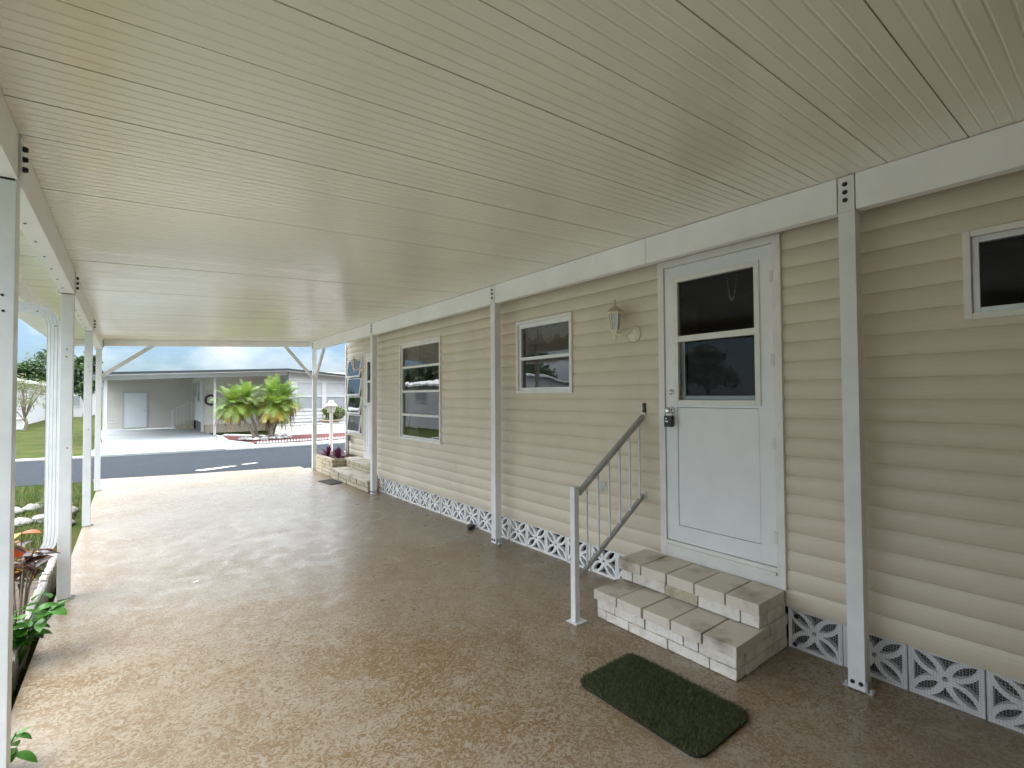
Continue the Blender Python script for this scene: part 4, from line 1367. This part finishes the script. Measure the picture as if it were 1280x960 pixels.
obj('fill', B((4.8, 9.45, 22.5, 23.75, GZ, .335)), 'soil', lw)
# shrub in a shallow bowl
bw = thing('bowl_planter', 'shallow weathered bowl holding the round shrub before the bay window', 'planter', (7.0, 22.2, 0.0))
bm = bmesh.new(); lathe(bm, [(.20, .0), (.26, .03), (.30, .05), (.48, .15), (.52, .18), (.48, .195), (.35, .16)], (7.25, 22.85, .335), 20)
obj('bowl', bm, 'terracotta', bw, True)
def bush(name, label, cat, c, rad, n, m, L, w, group=None, trunk=True):
    t = thing(name, label, cat, (c[0], c[1], c[2] - rad[2]), group)
    V, F = [], []
    cl = [Vector((random.gauss(0, .5), random.gauss(0, .5), random.gauss(0, .5))) for _ in range(18)]
    for _ in range(n):
        q = random.choice(cl) + Vector((random.gauss(0, .3), random.gauss(0, .3), random.gauss(0, .3)))
        if q.length > 1.1: q = q.normalized() * random.uniform(.7, 1.1)
        p = (c[0] + q.x * rad[0], c[1] + q.y * rad[1], c[2] + q.z * rad[2])
        d = Vector((random.gauss(0, 1), random.gauss(0, 1), random.gauss(.3, .8))) + q
        leaf(V, F, p, d, L * random.uniform(.7, 1.3), w, .3, random.uniform(-1, 1), 2, .2)
    pobj('foliage', V, F, m, t)
    bm = bmesh.new()
    for k in range(5):
        a = random.uniform(0, 6.28)
        tube(bm, [(c[0] + .03 * math.cos(a), c[1] + .03 * math.sin(a), c[2] - rad[2]), (c[0] + .5 * rad[0] * math.cos(a), c[1] + .5 * rad[1] * math.sin(a), c[2] + .2 * rad[2])], [.02, .008], 5)
    obj('stem', bm, 'bark', t)
    return t
bush('round_shrub', 'rounded yellow-green shrub growing in the weathered bowl', 'shrub', (7.38, 22.85, .80), (.55, .5, .32), 1900, 'shrub', .10, .05)

# palms: pygmy date palms with several trunks
def palm(x, y, z, trunks, label):
    t = thing('palm', label, 'palm tree', (x, y, z), 'pygmy palms in the red mulch bed')
    bt_ = bmesh.new(); dry = []; dryF = []
    VG, FG, VY, FY_ = [], [], [], []
    for (dx, dy, h, cr) in trunks:
        top = Vector((x + dx, y + dy, z + h))
        p = [Vector((x + dx * .12, y + dy * .12, z - .05)), Vector((x + dx * .4, y + dy * .4, z + h * .4)), Vector((x + dx * .8, y + dy * .8, z + h * .75)), top]
        tube(bt_, p, [.07, .05, .042, .045], 8)
        nf = 46
        for k in range(nf):
            a = 2 * PI * (k * .381966) + random.uniform(-.15, .15)
            lvl = k / nf                     # 0 = young, upright; 1 = old, hanging
            el = R(82 - 105 * lvl + random.uniform(-8, 8))
            Lf = cr * random.uniform(.85, 1.1) * (1.0 if lvl < .8 else .85)
            d = Vector((math.cos(a) * math.cos(el), math.sin(a) * math.cos(el), math.sin(el)))
            yellow = lvl > .62 and random.random() < .62
            VV, FF = (VY, FY_) if yellow else (VG, FG)
            cur = top.copy(); n = 14
            for i in range(n):
                tt = i / n
                d = (d + Vector((0, 0, -1)) * (.085 + .05 * lvl)).normalized()
                cur2 = cur + d * (Lf / n)
                s, u = frame_axes(d)
                # rachis
                b0 = len(VV); wr_ = .007
                VV += [cur - s * wr_, cur + s * wr_, cur2 + s * wr_, cur2 - s * wr_]; FF.append((b0, b0 + 1, b0 + 2, b0 + 3))
                if tt > .12:
                    ll = .26 * cr * math.sin(PI * min(1, .22 + tt * .72)) + .05
                    for sd in (-1, 1):
                        for q in (0.0, 0.33, 0.66):
                            o = cur.lerp(cur2, q)
                            dirl = (s * sd * .85 + d * .75 + u * random.uniform(-.05, .30)).normalized()
                            tip = o + dirl * ll * random.uniform(.85, 1.1) + Vector((0, 0, -.06 * ll))
                            wv = d * .0075
                            mid = o.lerp(tip, .5) + Vector((0, 0, .03 * ll))
                            b0 = len(VV)
                            VV += [o - wv * .6, o + wv * .6, mid + wv, mid - wv, tip]
                            FF.append((b0, b0 + 1, b0 + 2, b0 + 3)); FF.append((b0 + 3, b0 + 2, b0 + 4))
                cur = cur2
        for k in range(13):                  # dead, hanging fronds
            a = random.uniform(0, 2 * PI)
            c2 = Vector((math.cos(a), math.sin(a), 0))
            j_ = random.uniform(.7, 1.15); pp = [top, top + c2 * .26 * j_ + Vector((0, 0, -.04)), top + c2 * .50 * j_ + Vector((0, 0, -.38 * j_)), top + c2 * .58 * j_ + Vector((0, 0, -.88 * j_))]
            for q0, q1, w0, w1 in ((pp[0], pp[1], .010, .015), (pp[1], pp[2], .015, .035), (pp[2], pp[3], .035, .012)):
                s = Vector((-c2.y, c2.x, 0)); b0 = len(dry)
                dry += [q0 - s * w0, q0 + s * w0, q1 + s * w1, q1 - s * w1]; dryF.append((b0, b0 + 1, b0 + 2, b0 + 3))
    obj('trunk', bt_, 'bark', t)
    pobj('frond', VG, FG, 'palm', t)
    pobj('old_frond', VY, FY_, 'palm_y', t)
    pobj('dead_frond', dry, dryF, 'thatch', t)
palm(3.88, 20.6, -.03, [(-.95, .1, 1.30, .82), (-.45, .35, 1.45, .85)], 'pygmy palm whose lower crown reaches the thin post of the far carport')
palm(4.18, 20.45, -.03, [(.20, -.1, 1.20, .90), (.62, .25, 1.50, .85), (.18, .4, 1.62, .85)], 'taller fuller pygmy palm beside the far bay window')
# stones round the palms' foot
for k in range(18):
    a = 2 * PI * k / 18
    o = bpy.data.objects.new('rock', RM[k % 4]); COL.objects.link(o)
    o.location = (4.05 + .80 * math.cos(a), 20.5 + .46 * math.sin(a), .03); o.rotation_euler = (0, 0, random.uniform(0, 6)); s_ = random.uniform(.75, 1.05); o.scale = (s_, s_, s_)
    tag(o, 'pale stone in the oval ring round the foot of the palms', 'stone', 'stones round the palms')
# scalloped white edging along the mulch
bm = bmesh.new()
x = 3.45
while x < 9.5:
    yy = 18.86 - .012 * (x - 3.4) - max(0, x - 6.3) * .045
    hexa(bm, [(x, yy, -.05), (x + .085, yy, -.05), (x + .085, yy + .05, -.05), (x, yy + .05, -.05), (x + .02, yy, .04), (x + .065, yy, .04), (x + .065, yy + .05, .04), (x + .02, yy + .05, .04)])
    x += .10
tag(obj('scalloped_edging', bm, 'kerb'), 'white scalloped edging along the front of the red mulch bed', 'edging')

# ------------------------------------------------------------------ background: houses and trees
def simple_house(name, label, x0, x1, y0, y1, eave, ridge, ridge_axis='y', ov=.35, wins=()):
    t = thing(name, label, 'house', ((x0 + x1) / 2, (y0 + y1) / 2, GZ))
    bm = bmesh.new(); 
    box(bm, x0, x1, y0, y1, GZ - .05, eave); obj('wall', bm, 'fs_white', t)
    xm = (x0 + x1) / 2
    bm = bmesh.new()
    for (a, b, za, zb) in ((x0 - ov, xm, eave - .05, ridge), (xm, x1 + ov, ridge, eave - .05)):
        hexa(bm, [(a, y0 - ov, za), (b, y0 - ov, zb), (b, y1 + ov, zb), (a, y1 + ov, za), (a, y0 - ov, za + .12), (b, y0 - ov, zb + .12), (b, y1 + ov, zb + .12), (a, y1 + ov, za + .12)])
    obj('roof', bm, 'roof_top', t)
    bm = bmesh.new()
    for yy in (y0 + .01, y1 - .01):
        vs = [bm.verts.new((x0, yy, eave)), bm.verts.new((x1, yy, eave)), bm.verts.new((xm, yy, ridge))]; bm.faces.new(vs)
    obj('gable', bm, 'fs_white', t)
    for (side, a, b, za, zb) in wins:
        bm = bmesh.new()
        if side == 'x':
            ring_frame(bm, x1 - .01, x1 + .05, a, b, za, zb, .07); f = obj('window', bm, 'fs_white', t); obj('pane', B((x1 + .004, x1 + .01, a + .07, b - .07, za + .07, zb - .07)), 'blindg', f)
        else:
            ring_frame_y(bm, y0 - .05, y0 + .01, a, b, za, zb, .07); f = obj('window', bm, 'fs_white', t); obj('pane', B((a + .07, b - .07, y0 - .01, y0 - .004, za + .07, zb - .07)), 'blindg', f)
    return t
simple_house('white_house', 'long white house with a shallow white roof behind the small olive tree', -13.5, -5.3, 38.5, 52.0, 2.55, 3.6, wins=[('y', -7.4, -6.2, 1.0, 2.1), ('x', 44.5, 45.6, 1.0, 2.1)])
simple_house('white_house', 'small white house glimpsed far off between the left posts', -5.3, -2.95, 58, 66, 2.4, 3.0, wins=[('y', -4.4, -3.6, .8, 1.8)])
simple_house('white_house', 'white house across the road seen mirrored in the side windows', -21, -7.6, 24.5, 34, 2.6, 3.5, wins=[('y', -19, -17, .9, 2.1), ('y', -14.5, -12.8, .9, 2.1), ('y', -10.5, -9.2, .9, 2.1), ('x', 26.5, 28, .9, 2.1)])
def tree(name, label, x, y, h, cr, n, m, L, w, trunk_h, cat='tree', gap=.35, group=None, ncl=26):
    t = thing(name, label, cat, (x, y, GZ), group)
    bm = bmesh.new()
    tube(bm, [(x, y, GZ - .1), (x + .03 * h, y, GZ + trunk_h * .6), (x, y, GZ + trunk_h), (x - .02 * h, y, GZ + h * .8)], [h * .028, h * .022, h * .018, h * .006], 8)
    cls = []
    for k in range(ncl):
        a = random.uniform(0, 2 * PI); el = random.uniform(-.5, 1.4)
        rr = random.uniform(.45, 1.0)
        c = Vector((x + math.cos(a) * math.cos(el) * cr[0] * rr, y + math.sin(a) * math.cos(el) * cr[0] * rr, GZ + h - cr[1] + math.sin(el) * cr[1] * rr))
        cls.append((c, random.uniform(.18, .40)))
        if k % 2 == 0: tube(bm, [(x, y, GZ + trunk_h * random.uniform(.6, 1)), Vector((x, y, GZ + trunk_h)).lerp(c, .5) + Vector((0, 0, .1)), c], [h * .010, h * .007, h * .002], 5)
    obj('trunk', bm, 'bark', t)
    V, F = [], []
    for _ in range(n):
        c, s = random.choice(cls)
        q = Vector((random.gauss(0, 1), random.gauss(0, 1), random.gauss(0, .75))) * s * cr[0] * .55
        d = Vector((random.gauss(0, 1), random.gauss(0, 1), random.gauss(0, .8)))
        leaf(V, F, c + q, d, L * random.uniform(.7, 1.3), w, .2, random.uniform(-1.5, 1.5), 2, .2)
    pobj('crown', V, F, m, t)
    return t
tree('olive_tree', 'small sparse olive-green tree on the lawn before the long white house', -4.45, 36.0, 2.9, (.95, 1.25), 1000, 'olive', .20, .045, .7, ncl=30)
tree('shade_tree', 'dark green tree rising behind the roof of the long white house', -8.0, 66.0, 5.0, (1.7, 1.5), 2600, 'treeleaf', .36, .22, 2.5)
tree('shade_tree', 'tall dark tree beyond the small far house between the left posts', -3.15, 54.0, 5.4, (1.0, 2.1), 2600, 'treeleaf', .36, .20, 2.0)
tree('shade_tree', 'thin wispy tree top above the long white house roof', -5.6, 60.0, 6.6, (1.6, 1.2), 420, 'treeleaf', .34, .16, 4.0, ncl=12)
for i, (x_, y_, h_) in enumerate(((-30, 44, 6.5), (-20, 50, 6.0), (-38, 38, 7.0), (-14, 60, 6.0), (-45, 30, 6.5))):
    tree('shade_tree', ['broad dark tree mirrored in the tall window above the roofs', 'rounder dark tree mirrored right of the broad one in the tall window', 'tallest dark tree mirrored in the small window', 'dark tree behind the mirrored white house', 'dark tree at the far left of the mirrored row'][i], x_, y_, h_, (3.4, 2.4), 1800, 'treeleaf', .6, .34, 2.2)
# low white utility chest on the lawn beside the olive tree
ut = thing('garden_chest', 'low white storage chest on the grass by the olive tree', 'chest', (-4.95, 37.2, GZ))
obj('body', B((-5.5, -4.6, 36.9, 37.6, GZ, .42), bev=.03), 'bin', ut)
obj('lid', B((-5.54, -4.56, 36.86, 37.64, .425, .52), bev=.03), 'bin', ut)

# ------------------------------------------------------------------ CAMERA
f_px, th, ph, ro = 607.138, 0.663794536, 0.0230775119, -0.00598832568
fwd = Vector((math.sin(th) * math.cos(ph), math.cos(th) * math.cos(ph), math.sin(ph)))
r_ = Vector((math.cos(th), -math.sin(th), 0)); u_ = r_.cross(fwd)
r2 = r_ * math.cos(ro) + u_ * math.sin(ro); u2 = -r_ * math.sin(ro) + u_ * math.cos(ro)
cam = bpy.data.cameras.new('camera'); co = bpy.data.objects.new('camera', cam); COL.objects.link(co)
cam.sensor_width = 36; cam.lens = f_px / 1280 * 36; cam.clip_start = .05; cam.clip_end = 2000
Mx = Matrix(((r2.x, u2.x, -fwd.x), (r2.y, u2.y, -fwd.y), (r2.z, u2.z, -fwd.z))).to_4x4(); Mx.translation = Vector((0, 0, 1.6))
co.matrix_world = Mx
scene.camera = co

# ------------------------------------------------------------------ LIGHT
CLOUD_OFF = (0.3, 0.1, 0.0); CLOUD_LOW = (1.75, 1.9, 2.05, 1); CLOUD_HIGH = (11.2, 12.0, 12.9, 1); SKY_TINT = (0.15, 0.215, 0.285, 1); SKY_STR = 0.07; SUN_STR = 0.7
SUN_EL, SUN_AZ, SUN_ANG = R(58), R(-65), R(60)      # hazy sun behind thin cloud, off to the left
w = bpy.data.worlds.new('World'); scene.world = w; w.use_nodes = True
nt = w.node_tree
bg = nt.nodes['Background']
sky = nt.nodes.new('ShaderNodeTexSky'); sky.sky_type = 'NISHITA'; sky.sun_disc = False
sky.sun_elevation = SUN_EL; sky.sun_rotation = SUN_AZ; sky.air_density = 1.0; sky.dust_density = 1.2; sky.ozone_density = 1.5
tc = nt.nodes.new('ShaderNodeTexCoord')
mp = nt.nodes.new('ShaderNodeMapping'); mp.inputs['Scale'].default_value = (1, 1, 2.2); mp.inputs['Location'].default_value = CLOUD_OFF
nz = nt.nodes.new('ShaderNodeTexNoise'); nz.inputs['Scale'].default_value = 3.2; nz.inputs['Detail'].default_value = 8; nz.inputs['Roughness'].default_value = .55
sp = nt.nodes.new('ShaderNodeSeparateXYZ')
# broken cloud low down; the unseen deck overhead is brightened to light the carport
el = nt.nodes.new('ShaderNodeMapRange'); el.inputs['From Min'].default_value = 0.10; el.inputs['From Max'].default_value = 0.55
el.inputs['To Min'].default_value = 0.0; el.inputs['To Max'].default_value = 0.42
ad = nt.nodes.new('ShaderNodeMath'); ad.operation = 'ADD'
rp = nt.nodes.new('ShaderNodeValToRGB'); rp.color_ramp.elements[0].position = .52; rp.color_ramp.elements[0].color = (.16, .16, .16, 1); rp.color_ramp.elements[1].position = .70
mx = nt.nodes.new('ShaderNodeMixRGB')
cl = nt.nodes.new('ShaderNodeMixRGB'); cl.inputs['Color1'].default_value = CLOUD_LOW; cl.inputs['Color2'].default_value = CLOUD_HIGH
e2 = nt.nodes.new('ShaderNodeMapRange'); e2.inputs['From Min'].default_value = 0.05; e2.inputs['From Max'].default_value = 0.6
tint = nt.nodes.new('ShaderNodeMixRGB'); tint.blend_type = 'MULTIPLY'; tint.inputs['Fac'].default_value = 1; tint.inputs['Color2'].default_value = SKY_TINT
L = nt.links.new
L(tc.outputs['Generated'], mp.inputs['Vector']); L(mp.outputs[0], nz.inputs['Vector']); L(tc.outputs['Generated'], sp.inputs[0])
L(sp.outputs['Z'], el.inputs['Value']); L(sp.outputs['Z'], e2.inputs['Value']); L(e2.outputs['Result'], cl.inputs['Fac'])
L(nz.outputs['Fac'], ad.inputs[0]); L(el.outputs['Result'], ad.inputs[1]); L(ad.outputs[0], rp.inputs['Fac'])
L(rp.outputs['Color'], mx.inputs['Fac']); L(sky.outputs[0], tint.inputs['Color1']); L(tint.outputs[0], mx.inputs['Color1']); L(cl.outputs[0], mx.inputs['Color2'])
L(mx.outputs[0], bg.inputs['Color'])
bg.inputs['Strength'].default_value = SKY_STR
sl = bpy.data.lights.new('sun', 'SUN'); sl.energy = SUN_STR; sl.angle = SUN_ANG; sl.color = (1, .995, .985)
so = bpy.data.objects.new('sun', sl); COL.objects.link(so)
sd = Vector((math.sin(SUN_AZ) * math.cos(SUN_EL), math.cos(SUN_AZ) * math.cos(SUN_EL), math.sin(SUN_EL)))
so.rotation_euler = (-sd).to_track_quat('-Z', 'Y').to_euler()
so.location = (0, 0, 30)

vs = scene.view_settings
scene.display_settings.display_device = 'sRGB'
vs.view_transform = 'Standard'; vs.look = 'None'; vs.exposure = 2.92; vs.gamma = 1.0; vs.use_curve_mapping = False
scene.cycles.max_bounces = 10; scene.cycles.diffuse_bounces = 6; scene.cycles.glossy_bounces = 4; scene.cycles.transparent_max_bounces = 12
